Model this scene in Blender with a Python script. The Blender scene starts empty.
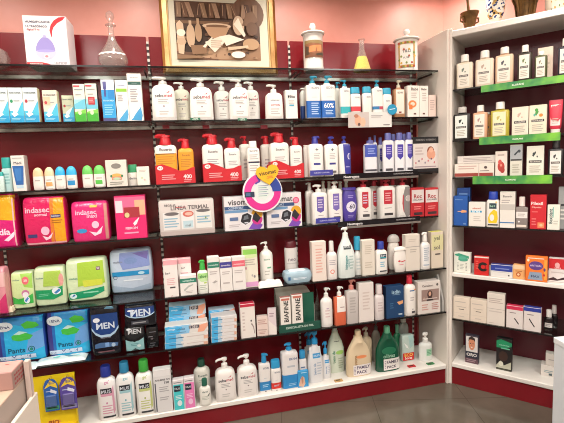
import bpy, bmesh, math, random
from mathutils import Vector, Matrix
random.seed(7)
C = bpy.context.scene.collection
# ------------------------------------------------------------------ camera model (world: x along the shelf wall, y into it, z up)
F, CX, CY, EYE = 420.0, 282.0, 211.5, 1.55
def cray(x, y): return Vector((x - CX, y - CY, F))
_a, _b = cray(2038, 94), cray(-300, 191)
UP = _a.cross(_b).normalized()
if UP.y > 0: UP = -UP
AX = _a.normalized(); AY = UP.cross(AX)
def ray(x, y):
    r = cray(x, y); return Vector((AX.dot(r), AY.dot(r), UP.dot(r)))
def proj(p):
    q = Vector(p) - Vector((0, 0, EYE)); c = AX * q.x + AY * q.y + UP * q.z
    return c.x / c.z * F + CX, c.y / c.z * F + CY
cam = bpy.data.objects.new('camera', bpy.data.cameras.new('camera')); C.objects.link(cam)
cam.data.sensor_width = 36; cam.data.lens = F / 564 * 36; cam.data.clip_start = .02
m = Matrix(((AX.x, -AX.y, -AX.z, 0), (AY.x, -AY.y, -AY.z, 0), (UP.x, -UP.y, -UP.z, EYE), (0, 0, 0, 1)))
cam.matrix_world = m
bpy.context.scene.camera = cam
# frames: 'L' the long wall, 'K' the cabinet set at an angle
KU = Vector((0.649, -0.761)).normalized(); KN = Vector((-KU.y, KU.x)); K0 = Vector((1.735, 2.45))
KROT = math.atan2(KU.y, KU.x)
FR = {'L': (Vector((0, 0)), Vector((1, 0)), Vector((0, 1)), 0.0), 'K': (K0, KU, KN, KROT)}
def world(fr, u, n, z):
    o, U, N, _ = FR[fr]; p = o + U * u + N * n; return Vector((p.x, p.y, z))
def hit(fr, x, y, n):                      # where the sight line through (x, y) meets the vertical plane at depth n -> (u, z)
    o, U, N, _ = FR[fr]; r = ray(x, y); r2 = Vector((r.x, r.y)); k = (n + o.dot(N)) / r2.dot(N)
    p = r2 * k; return (p - o).dot(U), r.z * k + EYE
def hitz(fr, x, y, z):                     # ... the level z -> (u, n)
    o, U, N, _ = FR[fr]; r = ray(x, y); k = (z - EYE) / r.z; p = Vector((r.x, r.y)) * k - o
    return p.dot(U), p.dot(N)
# ------------------------------------------------------------------ materials
def lin(c): return c / 12.92 if c <= .04045 else ((c + .055) / 1.055) ** 2.4
def col(h):
    h = h.lstrip('#'); return tuple(lin(int(h[i:i + 2], 16) / 255) for i in (0, 2, 4)) + (1,)
_M = {}
def mat(h, kind='p'):
    key = (h, kind)
    if key in _M: return _M[key]
    m = bpy.data.materials.new(f'{kind}_{h}'); m.use_nodes = True; nt = m.node_tree; b = nt.nodes['Principled BSDF']
    b.inputs['Base Color'].default_value = col(h)
    b.inputs['Roughness'].default_value = {'p': .38, 'c': .5, 'i': .45, 's': .16, 'm': .3, 'w': .6, 'g': .1, 'v': .2, 't': .15, 'f': .22}[kind]
    if kind == 'm': b.inputs['Metallic'].default_value = .9
    if kind in ('g', 't', 'v'):                 # thin clear glass / tinted see-through plastic
        tr = nt.nodes.new('ShaderNodeBsdfTransparent'); gl = nt.nodes.new('ShaderNodeBsdfGlossy'); mx = nt.nodes.new('ShaderNodeMixShader')
        gl.inputs['Roughness'].default_value = .06; gl.inputs['Color'].default_value = (.9, .95, .95, 1)
        tr.inputs['Color'].default_value = col(h)
        lw = nt.nodes.new('ShaderNodeLayerWeight'); lw.inputs['Blend'].default_value = .35
        nt.links.new(lw.outputs['Facing' if kind == 'g' else 'Fresnel'], mx.inputs[0]); nt.links.new(tr.outputs[0], mx.inputs[1]); nt.links.new(gl.outputs[0], mx.inputs[2])
        if kind == 'g':
            mp = nt.nodes.new('ShaderNodeMapRange'); mp.inputs[3].default_value = .03; mp.inputs[4].default_value = .27
            nt.links.new(lw.outputs['Facing'], mp.inputs[0]); nt.links.new(mp.outputs[0], mx.inputs[0])
        out = nt.nodes['Material Output']
        if kind == 't':                    # tinted body: some of the plastic's own colour
            m2 = nt.nodes.new('ShaderNodeMixShader'); m2.inputs[0].default_value = .55
            nt.links.new(mx.outputs[0], m2.inputs[1]); nt.links.new(b.outputs[0], m2.inputs[2]); nt.links.new(m2.outputs[0], out.inputs[0])
        elif kind == 'v':                  # blown glass: clear in the middle, pale and bright at the rims
            mp = nt.nodes.new('ShaderNodeMapRange'); mp.inputs[3].default_value = .03; mp.inputs[4].default_value = .45
            nt.links.new(lw.outputs['Facing'], mp.inputs[0]); nt.links.new(mp.outputs[0], mx.inputs[0])
            m2 = nt.nodes.new('ShaderNodeMixShader'); m2.inputs[0].default_value = .1; b.inputs['Base Color'].default_value = (.85, .8, .78, 1)
            nt.links.new(mx.outputs[0], m2.inputs[1]); nt.links.new(b.outputs[0], m2.inputs[2]); nt.links.new(m2.outputs[0], out.inputs[0])
        else: nt.links.new(mx.outputs[0], out.inputs[0])
    if kind == 'f':                        # crinkled plastic film
        n = nt.nodes.new('ShaderNodeTexNoise'); n.inputs['Scale'].default_value = 26; n.inputs['Distortion'].default_value = 1.2
        tc = nt.nodes.new('ShaderNodeTexCoord'); bp = nt.nodes.new('ShaderNodeBump'); bp.inputs['Strength'].default_value = .35; bp.inputs['Distance'].default_value = .01
        nt.links.new(tc.outputs['Object'], n.inputs['Vector']); nt.links.new(n.outputs[0], bp.inputs['Height']); nt.links.new(bp.outputs[0], b.inputs['Normal'])
    _M[key] = m; return m
# ------------------------------------------------------------------ text outlines
_T = {}
def text_mesh(s, bold):
    if (s, bold) in _T: return _T[(s, bold)]
    cu = bpy.data.curves.new('t', 'FONT'); cu.body = s; cu.resolution_u = 2; cu.offset = .024 if bold else .008
    o = bpy.data.objects.new('t', cu); me = bpy.data.meshes.new_from_object(o)
    bm = bmesh.new(); bm.from_mesh(me); bmesh.ops.triangulate(bm, faces=bm.faces)
    bmesh.ops.dissolve_limit(bm, angle_limit=.02, verts=bm.verts, edges=bm.edges); bmesh.ops.triangulate(bm, faces=bm.faces)
    v = [(p.co.x, p.co.y) for p in bm.verts]; bm.verts.index_update(); f = [[q.index for q in p.verts] for p in bm.faces]; bm.free()
    bpy.data.objects.remove(o); bpy.data.curves.remove(cu); bpy.data.meshes.remove(me)
    x0, x1 = min(p[0] for p in v), max(p[0] for p in v); y0, y1 = min(p[1] for p in v), max(p[1] for p in v); w = x1 - x0
    v = [((p[0] - (x0 + x1) / 2) / w, (p[1] - (y0 + y1) / 2) / w) for p in v]
    _T[(s, bold)] = (v, f, (y1 - y0) / w); return _T[(s, bold)]
# ------------------------------------------------------------------ mesh builder
class MB:
    def __init__(s): s.v, s.f, s.m, s.mats = [], [], [], []
    def mi(s, mt):
        if isinstance(mt, str): mt = mat(mt)
        if mt not in s.mats: s.mats.append(mt)
        return s.mats.index(mt)
    def add(s, v, f, mt):
        k = len(s.v); i = s.mi(mt); s.v += [tuple(p) for p in v]; s.f += [[q + k for q in p] for p in f]; s.m += [i] * len(f); return s
    def box(s, x0, x1, y0, y1, z0, z1, mt, bev=0.0):
        if bev <= 0:
            v = [(x, y, z) for z in (z0, z1) for y in (y0, y1) for x in (x0, x1)]
            return s.add(v, [(0, 2, 3, 1), (4, 5, 7, 6), (0, 1, 5, 4), (2, 6, 7, 3), (0, 4, 6, 2), (1, 3, 7, 5)], mt)
        bm = bmesh.new(); bmesh.ops.create_cube(bm, size=1)
        for p in bm.verts: p.co = Vector(((x0 + x1) / 2 + p.co.x * (x1 - x0), (y0 + y1) / 2 + p.co.y * (y1 - y0), (z0 + z1) / 2 + p.co.z * (z1 - z0)))
        bmesh.ops.bevel(bm, geom=bm.edges[:], offset=bev, segments=2 if bev > .004 else 1, affect='EDGES', profile=.6)
        bm.verts.index_update(); s.add([p.co[:] for p in bm.verts], [[q.index for q in p.verts] for p in bm.faces], mt); bm.free(); return s
    def loft(s, secs, mt, n=28, cap0=True, cap1=True):      # secs: (z, a, b, exponent[, cx, cy])
        v = []
        for q in secs:
            z, a, b, e = q[:4]; cx, cy = (q[4], q[5]) if len(q) > 4 else (0, 0)
            for i in range(n):
                t = 2 * math.pi * i / n; c, d = math.cos(t), math.sin(t)
                v.append((cx + a * math.copysign(abs(c) ** (2 / e), c), cy + b * math.copysign(abs(d) ** (2 / e), d), z))
        f = [(j * n + i, j * n + (i + 1) % n, (j + 1) * n + (i + 1) % n, (j + 1) * n + i) for j in range(len(secs) - 1) for i in range(n)]
        if cap0: f.append(list(range(n))[::-1])
        if cap1: f.append(list(range((len(secs) - 1) * n, len(secs) * n)))
        return s.add(v, f, mt)
    def tube(s, pts, r, mt, n=10):
        v = []; P = [Vector(p) for p in pts]; R = r if isinstance(r, (list, tuple)) else [r] * len(P)
        for i, p in enumerate(P):
            d = (P[min(i + 1, len(P) - 1)] - P[max(i - 1, 0)]).normalized(); a = d.orthogonal().normalized() if abs(d.y) > .9 else d.cross(Vector((0, 1, 0))).normalized(); b = d.cross(a)
            for k in range(n):
                t = 2 * math.pi * k / n; v.append(p + (a * math.cos(t) + b * math.sin(t)) * R[i])
        f = [(j * n + i, j * n + (i + 1) % n, (j + 1) * n + (i + 1) % n, (j + 1) * n + i) for j in range(len(P) - 1) for i in range(n)]
        f += [list(range(n))[::-1], list(range((len(P) - 1) * n, len(P) * n))]
        return s.add(v, f, mt)
    def grid(s, x0, z0, x1, z1, fn, mt, nx=1, nz=1):
        v = []
        for j in range(nz + 1):
            for i in range(nx + 1):
                x, z = x0 + (x1 - x0) * i / nx, z0 + (z1 - z0) * j / nz; v.append((x, fn(x, z), z))
        return s.add(v, [(j * (nx + 1) + i, j * (nx + 1) + i + 1, (j + 1) * (nx + 1) + i + 1, (j + 1) * (nx + 1) + i) for j in range(nz) for i in range(nx)], mt)
    def prints(s, els, w, h, fn, curved=False, kind='i', z0=0.0):   # printed marks on a front face; els in fractions of width and height
        lay = 0; xc = getattr(fn, 'xc', [-.93, -.8, -.6, -.4, -.2, 0, .2, .4, .6, .8, .93]); zc = getattr(fn, 'zc', [.06, .14, .3, .5, .7, .84, .92])
        for e in els:
            lay += 1; ep = (.0009 if curved else .0004) + .00012 * lay; mt = mat(e[-1], kind); t = e[0]
            X = lambda q: (q - .5) * w; Z = lambda q: z0 + q * h; polys = []; big = True
            if t == 'r':
                x0, y0, x1, y1 = e[1:5]; polys = [[(X(x0), Z(y0)), (X(x1), Z(y0)), (X(x1), Z(y1)), (X(x0), Z(y1))]]
            elif t == 'l':                 # lines of small print: x0, x1, ytop, ybottom, how many
                x0, x1, ya, yb, n = e[1:6]
                for i in range(n):
                    yy = ya + (yb - ya) * (i + .5) / n; th = (ya - yb) / n * .22; xe = x1 - (x1 - x0) * ((i * 37 + 11) % 5) * .06
                    polys.append([(X(x0), Z(yy - th)), (X(xe), Z(yy - th)), (X(xe), Z(yy + th)), (X(x0), Z(yy + th))])
            elif t == 'e':
                cx, cy, rx, ry = e[1:5]; n = 20; polys = [[(X(cx) + rx * w * math.cos(6.2832 * i / n), Z(cy) + ry * h * math.sin(6.2832 * i / n)) for i in range(n)]]
            elif t == 'o':                 # ring
                cx, cy, rx, th = e[1:5]; n = 24; P_ = lambda i, r: (X(cx) + r * w * math.cos(6.2832 * i / n), Z(cy) + r * w * math.sin(6.2832 * i / n))
                polys = [[P_(i, rx), P_(i + 1, rx), P_(i + 1, rx - th), P_(i, rx - th)] for i in range(n)]
            elif t == 'p': polys = [[(X(a), Z(b)) for a, b in e[1]]]
            elif t in ('t', 'v'):          # text: cx, cy, width fraction, string ('v' turned on its side: width is a fraction of the height)
                cx, cy, wf, st = e[1:5]; tv, tf, asp = text_mesh(st, True); v = []
                for a, b in tv:
                    if t == 'v': q, r = X(cx) - b * wf * h, Z(cy) + a * wf * h
                    else: q, r = X(cx) + a * wf * w, Z(cy) + b * wf * w
                    v.append((q, fn(q, r) - ep, r))
                s.add(v, tf, mt); continue
            if not curved:
                for p in polys: s.add([(a, fn(a, b) - ep, b) for a, b in p], [list(range(len(p)))], mt)
                continue
            bm = bmesh.new()
            for p in polys:
                vs = [bm.verts.new((max(min(a, w * .4995), -w * .4995), 0, b)) for a, b in p]
                try: bm.faces.new(vs)
                except ValueError: pass
            if t != 'l' : bmesh.ops.triangulate(bm, faces=bm.faces)
            xs = [p.co.x for p in bm.verts]; zs = [p.co.z for p in bm.verts]; xa, xb, za, zb = min(xs), max(xs), min(zs), max(zs)
            for c in xc:
                if xa < c * w / 2 < xb: bmesh.ops.bisect_plane(bm, geom=bm.verts[:] + bm.edges[:] + bm.faces[:], plane_co=(c * w / 2, 0, 0), plane_no=(1, 0, 0), dist=1e-7)
            for c in zc:
                if za < z0 + c * h < zb: bmesh.ops.bisect_plane(bm, geom=bm.verts[:] + bm.edges[:] + bm.faces[:], plane_co=(0, 0, z0 + c * h), plane_no=(0, 0, 1), dist=1e-7)
            bm.verts.index_update(); s.add([(p.co.x, fn(p.co.x, p.co.z) - ep, p.co.z) for p in bm.verts], [[q.index for q in p.verts] for p in bm.faces], mt); bm.free()
        return s
    def build(s, name, parent=None, loc=(0, 0, 0), rz=0.0, sm=35, rot=None):
        me = bpy.data.meshes.new(name); me.from_pydata(s.v, [], s.f); me.update()
        for mt in s.mats: me.materials.append(mt)
        me.polygons.foreach_set('material_index', s.m); me.polygons.foreach_set('use_smooth', [True] * len(s.f))
        me.set_sharp_from_angle(angle=math.radians(sm))
        o = bpy.data.objects.new(name, me); C.objects.link(o); o.location = loc; o.rotation_euler = rot or (0, 0, rz)
        if parent: o.parent = parent
        return o
def tag(o, label=None, cat=None, group=None, kind=None):
    if label: o['label'] = label
    if cat: o['category'] = cat
    if group: o['group'] = group
    if kind: o['kind'] = kind
    return o
def empty(name, loc, rz=0.0):
    o = bpy.data.objects.new(name, None); C.objects.link(o); o.location = loc; o.rotation_euler = (0, 0, rz); o.empty_display_size = .05; return o
def struct(name, mb, **k): return tag(mb.build(name, **k), kind='structure')
# ------------------------------------------------------------------ shelves
SH = {}   # name -> (frame, n of the front edge, z of the top)
SH['S1'] = ('L', 2.54, 2.145); SH['S2'] = ('L', 2.54, 1.843); SH['S3'] = ('L', 2.54, 1.477); SH['S4'] = ('L', 2.54, 1.171)
SH['S5'] = ('L', 2.45, .825); SH['S6'] = ('L', 2.45, .518); SH['S7'] = ('L', 2.45, .137)
SH['K0'] = ('K', 0, 2.366); SH['K1'] = ('K', .01, 2.0); SH['K2'] = ('K', .01, 1.675); SH['K3'] = ('K', .01, 1.433); SH['K4'] = ('K', .01, 1.112)
SH['K5'] = ('K', 0, .792); SH['K6'] = ('K', .01, .467); SH['K7'] = ('K', 0, .155)
class P: pass
def place(sh, xl, xr, yt, d=0.012, yb=None, yr=None, z=None):
    fr, n0, zs = SH[sh]; zs = zs if z is None else z; q = P(); q.fr = fr; q.z = zs; xc = (xl + xr) / 2
    if yb is not None: d = hitz(fr, xc, yb, zs)[1] - n0
    n = n0 + d; u = hit(fr, xc, yt + 20, n)[0]
    for _ in range(3):
        yb_ = proj(world(fr, u, n, zs))[1]; ym = (yt + yb_) / 2; u = hit(fr, xc, ym, n)[0]
    q.w = hit(fr, xr, ym, n)[0] - hit(fr, xl, ym, n)[0]; q.u = u; q.n = n; q.h = hit(fr, xc, yt, n)[1] - zs
    q.hy = lambda y: hit(fr, xc, y, n)[1] - zs
    return q
def place_round(sh, xl, xr, yt, d=.012):   # a round thing whose front just reaches depth d: placed by its axis
    q = place(sh, xl, xr, yt, d=d); q = place(sh, xl, xr, yt, d=d + q.w / 2); q.n -= q.w / 2; return q
def rootpos(q, dep, rz=0.0): return world(q.fr, q.u, q.n + dep / 2, q.z + .0005), FR[q.fr][3] + math.radians(rz)
def carton(sh, xl, xr, yt, label, color, els=(), dep=.045, rz=0, top=None, side=None, name='carton', cat='box', g=None, kind='c', bev=.0012, **k):
    q = place(sh, xl, xr, yt, **k); loc, r = rootpos(q, dep, rz); w, h = q.w, q.h; mb = MB()
    mb.box(-w / 2, w / 2, -dep / 2, dep / 2, 0, h, mat(color, kind), bev)
    mb.prints(els, w * .985, h * .99, lambda x, z: -dep / 2)
    if side:
        for s_ in (-1, 1):
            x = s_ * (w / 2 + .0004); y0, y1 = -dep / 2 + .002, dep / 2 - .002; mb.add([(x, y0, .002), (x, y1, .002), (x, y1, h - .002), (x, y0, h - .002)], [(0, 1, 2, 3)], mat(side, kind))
    if top:
        zz = h + .0004; a, b = w / 2 - .002, dep / 2 - .002; mb.add([(-a, -b, zz), (a, -b, zz), (a, b, zz), (-a, b, zz)], [(0, 1, 2, 3)], mat(top, kind))
    o = mb.build(name, loc=loc, rz=r); tag(o, label, cat, g); return o
PROF = {
 'round': ([(0, .93), (.02, 1), (.78, 1), (.85, .96), (.91, .84), (.95, .62), (.975, .4), (1, .36)], 3),
 'seb': ([(0, .95), (.02, 1), (.4, 1), (.8, .94), (.87, .88), (.93, .72), (.965, .48), (.98, .3), (1, .28)], 3.2),
 'flat': ([(0, .97), (.015, 1), (.88, 1), (.94, .95), (.98, .8), (1, .5)], 4),
 'cyl': ([(0, .96), (.012, 1), (.95, 1), (.985, .95), (1, .8)], 2),
 'slope': ([(0, .95), (.02, 1), (.45, 1), (.6, .93), (.75, .74), (.87, .5), (.95, .36), (1, .34)], 3),
 'cyls': ([(0, .95), (.015, 1), (.8, 1), (.88, .92), (.94, .66), (.97, .42), (1, .4)], 2),
 'sq': ([(0, .97), (.012, 1), (.9, 1), (.94, .94), (.96, .6), (.975, .45), (1, .45)], 5),
 'oval': ([(0, .72), (.02, .78), (.25, .94), (.5, 1), (.75, .96), (.9, .84), (1, .7)], 2.4),
 'tube': ([(0, .55), (.12, .6), (.15, .8), (.6, .97), (.97, 1), (1, 1)], 2.4),
 'roll': ([(0, .8), (.05, .95), (.35, 1), (.9, .98), (1, .97)], 2.6),
 'waist': ([(0, .92), (.02, 1), (.3, 1), (.5, .9), (.7, .95), (.82, .85), (.92, .5), (1, .34)], 2.6),
}
def surf(prof, w, dep, h):
    pr, e = PROF[prof]
    def f(x, z):
        t = min(max(z / h, 0), 1); k = 1
        for (t0, a), (t1, b) in zip(pr, pr[1:]):
            if t0 <= t <= t1: k = a + (b - a) * (t - t0) / max(t1 - t0, 1e-6)
        a = w / 2 * k; b = dep / 2 * (k if k < .9 else 1 * k); return -b * max(0, 1 - min(abs(x / a), 1) ** e) ** (1 / e)
    f.xc = [math.copysign(abs(math.cos(6.28318 * i / 36)) ** (2 / e), math.cos(6.28318 * i / 36)) for i in range(1, 18)]; f.zc = [t for t, k in pr[1:-1]]
    return f
def bodyloft(mb, prof, w, dep, h, mt, cx=0.0):
    pr, e = PROF[prof]; S = []
    for i, (t, k) in enumerate(pr):
        ee = e if k > .6 else 2; b = dep / 2 * k
        if k <= .5: b = max(min(b, w / 2 * k), w / 2 * k * .8)
        S.append((t * h, w / 2 * k, b, ee, cx, 0))
    return mb.loft(S, mt, 36)
def pump_mesh(mb, mt, z, H, rc, reach, dr=-1, cx=0.0, wide=False, rot=0):
    r = rc; top = []
    if wide: top = [(z - .002, r, r, 2, cx, 0), (z + .25 * H, r * .98, r * .98, 2, cx, 0), (z + .72 * H, r * .8, r * .8, 2, cx, 0), (z + .78 * H, r * .74, r * .74, 2, cx, 0)]
    else: top = [(z - .002, r, r, 2, cx, 0), (z + .34 * H, r * .96, r * .96, 2, cx, 0), (z + .4 * H, r * .7, r * .7, 2, cx, 0), (z + .42 * H, r * .36, r * .36, 2, cx, 0), (z + .66 * H, r * .36, r * .36, 2, cx, 0), (z + .68 * H, r * .7, r * .7, 2, cx, 0), (z + .74 * H, r * .76, r * .76, 2, cx, 0)]
    mb.loft(top, mt, 16)
    mb.loft([(z + .72 * H, r * .8, r * .7, 2.4, cx, 0), (z + .78 * H, r * .92, r * .78, 2.4, cx, 0), (z + .96 * H, r * .88, r * .74, 2.4, cx, 0), (z + H, r * .6, r * .5, 2.4, cx, 0)], mt, 16)
    a = math.radians(rot); dx, dy = dr * math.cos(a), -math.sin(a)
    mb.tube([(cx, 0, z + .88 * H), (cx + dx * reach * .7, dy * reach * .7, z + .9 * H), (cx + dx * reach, dy * reach, z + .83 * H), (cx + dx * reach * 1.03, dy * reach * 1.03, z + .72 * H)], [r * .42, r * .38, r * .34, r * .26], mt, 8)
def top_mesh(top, w, dep, hb, H, cx=0.0):
    mb = MB(); kind, c = top[0], top[1]; mt = mat(c) if isinstance(c, str) else c; ht = H - hb
    if kind == 'pump':
        dr = top[2] if len(top) > 2 else -1; rc = (top[3] if len(top) > 3 else .3) * w / 2; reach = (top[4] if len(top) > 4 else .62) * w / 2
        pump_mesh(mb, mt, hb, ht, rc, reach, dr, cx, rc > .4 * w / 2, top[5] if len(top) > 5 else 15); return mb, 'pump'
    if kind == 'cap':
        r = (top[2] if len(top) > 2 else .5) * w / 2; r2 = min(r, dep / 2)
        mb.loft([(hb - .002, r, r2, 2.2, cx, 0), (hb + ht * .9, r * .95, r2 * .95, 2.2, cx, 0), (H, r * .86, r2 * .86, 2.2, cx, 0)], mt, 20); return mb, 'cap'
    if kind == 'dome':
        S = [(hb + ht * t, w / 2 * .97 * math.sqrt(max(1 - t ** 2.6, .02)), dep / 2 * .97 * math.sqrt(max(1 - t ** 2.6, .02)), 2.5, cx, 0) for t in (0, .2, .4, .6, .75, .87, .95, .99)]
        mb.loft(S, mt); return mb, 'cap'
    if kind == 'flip':                     # cap as wide as the shoulder
        mb.loft([(hb - .001, w / 2 * .9, dep / 2 * .9, 3, cx, 0), (hb + ht * .85, w / 2 * .86, dep / 2 * .86, 3, cx, 0), (H, w / 2 * .8, dep / 2 * .78, 3, cx, 0)], mt); return mb, 'cap'
    if kind == 'trig':
        r = .2 * w / 2; mb.loft([(hb - .002, r, r, 2), (hb + ht * .45, r, r, 2), (hb + ht * .5, r * .7, r * .7, 2), (hb + ht * .7, r * .7, r * .7, 2)], mt, 14)
        mb.box(-w * .36, w * .2, -r * .8, r * .8, hb + ht * .68, H, mt, .003); mb.tube([(-w * .2, 0, hb + ht * .7), (-w * .3, 0, hb + ht * .3)], r * .25, mt, 8); return mb, 'trigger_head'
def bottle(sh, xl, xr, yt, ybody, label, body, top, els=(), prof='round', dep=None, name='pump_bottle', cat='bottle', g=None, rz=0, kind='p', lk='i', patch=None, fill=None, **k):
    q = place(sh, xl, xr, yt, **k); dep = dep or min(.62 * q.w, .085); k.pop('yb', None); n_ = q.n; k['d'] = n_ - SH[sh][1] + dep * .15; q = place(sh, xl, xr, yt, **k); q.n = n_
    w, H = q.w * .98, q.h; hb = q.hy(ybody); loc, r = rootpos(q, dep, rz)
    rt = empty(name, loc, r); tag(rt, label, cat, g)
    mb = MB(); bodyloft(mb, prof, w, dep, hb, mat(body, kind)); mb.build('body', rt)
    if fill:                               # liquid inside a clear body: (colour, height fraction)
        mb = MB(); bodyloft(mb, prof, w * .9, dep * .88, hb * fill[1], mat(fill[0], 'p')); mb.build('liquid', rt, loc=(0, 0, .003))
    if top: tm, nm = top_mesh(top, w, dep, hb, H); tm.build(nm, rt)
    if els:
        if len(els) > 1 and kind == 'p' and name != 'shampoo_bottle': els = [('r', .14, .09, .86, .9, body)] + list(els)
        mb = MB(); mb.prints(els, w, hb, surf(prof, w, dep, hb), True, lk); mb.build('label', rt)
    return rt
def soft_pack(sh, xl, xr, yt, label, color, els=(), dep=.09, g=None, rz=0, side=None, name='hygiene_pack', cat='pack', bulge=.05, **k):
    q = place(sh, xl, xr, yt, **k); w, h = q.w, q.h; loc, r = rootpos(q, dep, rz); mb = MB(); pr = [(0, .9), (.03, .97), (.12, 1), (.5, 1 + bulge * .3), (.85, .99), (.95, .96), (.985, .9), (1, .8)]; e = 7
    S = []; n = 44
    for t, kx in pr:
        kd = {0: .72, .03: .9, .12: 1, .5: 1 + bulge, .85: .97, .95: .86, .985: .7, 1: .5}[t]; S.append((t * h, w / 2 * kx, dep / 2 * kd, e))
    mb.loft(S, mat(color, 'f'), n)
    def fn(x, z):
        t = min(max(z / h, 0), 1)
        for s0, s1 in zip(S, S[1:]):
            if s0[0] <= t * h + 1e-9 <= s1[0] + 1e-6:
                m_ = (t * h - s0[0]) / max(s1[0] - s0[0], 1e-6); a = s0[1] + (s1[1] - s0[1]) * m_; b = s0[2] + (s1[2] - s0[2]) * m_; return -b * max(0, 1 - min(abs(x / a), .999) ** e) ** (1 / e) - .0006
        return -dep / 2
    fn.xc = [math.copysign(abs(math.cos(6.28318 * i / n)) ** (2 / e), math.cos(6.28318 * i / n)) for i in range(1, n // 2)]; fn.zc = [t for t, k in pr[1:-1]]
    mb.prints(els, w * .98, h, fn, True, 'f')
    o = mb.build(name, loc=loc, rz=r); tag(o, label, cat, g); return o
def pouch(sh, xl, xr, yt, yb, label, color, els=(), L=.09, name='soft_pouch', cat='pouch', g=None, rz=0, hh=.03):   # a soft packet lying flat
    fr, n0, zs = SH[sh]; xc = (xl + xr) / 2; u, n = hitz(fr, xc, yb, zs); w = (hit(fr, xr, yb, n)[0] - hit(fr, xl, yb, n)[0])
    mb = MB(); N = 14; v = []; f = []
    for sgn in (1, 0):
        for j in range(N + 1):
            for i in range(N + 1):
                a, b = i / N * 2 - 1, j / N * 2 - 1; k = max(0, (1 - abs(a) ** 6) * (1 - abs(b) ** 4)) ** .45
                v.append((a * w / 2 * (1 - .04 * (1 - k)), b * L / 2, (hh * k * (1 + .12 * math.sin(7 * a + 5 * b)) + .001) if sgn else -.0 + hh * .0))
    for s_ in (0, 1):
        o = s_ * (N + 1) ** 2
        for j in range(N):
            for i in range(N):
                q = (o + j * (N + 1) + i, o + j * (N + 1) + i + 1, o + (j + 1) * (N + 1) + i + 1, o + (j + 1) * (N + 1) + i); f.append(q if s_ == 0 else q[::-1])
    mb.add(v, f, mat(color, 'f'))
    for e in els:                          # coloured marks on the top: cx, cy, rx, ry, colour
        cx, cy, rx, ry, c_ = e; n_ = 16; vv = []
        for rr in (0, .5, 1):
            for i in range(n_):
                a, b = cx + rx * rr * math.cos(6.2832 * i / n_), cy + ry * rr * math.sin(6.2832 * i / n_); k = max(0, (1 - abs(a) ** 6) * (1 - abs(b) ** 4)) ** .45
                vv.append((a * w / 2, b * L / 2, hh * k * (1 + .12 * math.sin(7 * a + 5 * b)) + .0035))
        mb.add(vv, [(j * n_ + i, j * n_ + (i + 1) % n_, (j + 1) * n_ + (i + 1) % n_, (j + 1) * n_ + i) for j in range(2) for i in range(n_)], mat(c_, 'f'))
    o = mb.build(name, loc=world(fr, u, n + L / 2, zs + .001), rz=FR[fr][3] + math.radians(rz), sm=60); tag(o, label, cat, g); return o
DL, PL, EXPO = 6.5, 29, 0.17
# ================================================================== the room
def nodes_mat(name, base, rough, build=None, metal=0):
    m = bpy.data.materials.new(name); m.use_nodes = True; b = m.node_tree.nodes['Principled BSDF']; b.inputs['Base Color'].default_value = col(base); b.inputs['Roughness'].default_value = rough; b.inputs['Metallic'].default_value = metal
    if build: build(m.node_tree, b)
    return m
def mottled(c1, c2, scale, bump=.0, detail=6):
    def f(nt, b):
        tc = nt.nodes.new('ShaderNodeTexCoord'); n = nt.nodes.new('ShaderNodeTexNoise'); n.inputs['Scale'].default_value = scale; n.inputs['Detail'].default_value = detail; n.inputs['Roughness'].default_value = .6
        r = nt.nodes.new('ShaderNodeValToRGB'); r.color_ramp.elements[0].color = col(c1); r.color_ramp.elements[1].color = col(c2); r.color_ramp.elements[0].position = .32; r.color_ramp.elements[1].position = .68
        nt.links.new(tc.outputs['Object'], n.inputs['Vector']); nt.links.new(n.outputs[0], r.inputs[0]); nt.links.new(r.outputs[0], b.inputs['Base Color'])
        if bump:
            bp = nt.nodes.new('ShaderNodeBump'); bp.inputs['Strength'].default_value = bump; bp.inputs['Distance'].default_value = .01; nt.links.new(n.outputs[0], bp.inputs['Height']); nt.links.new(bp.outputs[0], b.inputs['Normal'])
    return f
M_PINK = nodes_mat('pink_plaster', 'dd968a', .42, mottled('d88f82', 'e3a094', 2.2, .05))
M_BURG = nodes_mat('burgundy_laminate', '78121c', .27, mottled('72101a', '7e141f', 3))
M_WHITE = nodes_mat('white_laminate', 'e2ddd6', .4)
M_CREAM = nodes_mat('cream_laminate', 'ddd5cc', .45)
M_CEIL = nodes_mat('ceiling_paint', 'ece8e2', .8); M_WALL = nodes_mat('plain_wall_paint', 'cfc4ba', .8)
def floorn(nt, b):
    tc = nt.nodes.new('ShaderNodeTexCoord'); mp = nt.nodes.new('ShaderNodeMapping'); mp.inputs['Rotation'].default_value = (0, 0, math.radians(15)); mp.inputs['Location'].default_value = (.12, .38, 0)
    br = nt.nodes.new('ShaderNodeTexBrick'); br.offset = 0; br.inputs['Scale'].default_value = 1; br.inputs['Brick Width'].default_value = .6; br.inputs['Row Height'].default_value = .6; br.inputs['Mortar Size'].default_value = .0022; br.inputs['Mortar'].default_value = col('453e35'); br.inputs['Bias'].default_value = 0
    n = nt.nodes.new('ShaderNodeTexNoise'); n.inputs['Scale'].default_value = 3.5; n.inputs['Detail'].default_value = 8
    r = nt.nodes.new('ShaderNodeValToRGB'); r.color_ramp.elements[0].color = col('544c42'); r.color_ramp.elements[1].color = col('665d52'); r.color_ramp.elements[0].position = .3; r.color_ramp.elements[1].position = .7
    L = nt.links.new; L(tc.outputs['Object'], mp.inputs[0]); L(mp.outputs[0], br.inputs['Vector']); L(tc.outputs['Object'], n.inputs['Vector']); L(n.outputs[0], r.inputs[0]); L(r.outputs[0], br.inputs['Color1']); L(r.outputs[0], br.inputs['Color2']); L(br.outputs[0], b.inputs['Base Color'])
M_FLOOR = nodes_mat('polished_tiles', '6f675c', .16, floorn)
CEILZ = 2.78
sB = (2.45 + .4 * KN.y - 2.82) / -KU.y; B = K0 + KN * .4 + KU * sB; E1 = B + KU * 4.3
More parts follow.
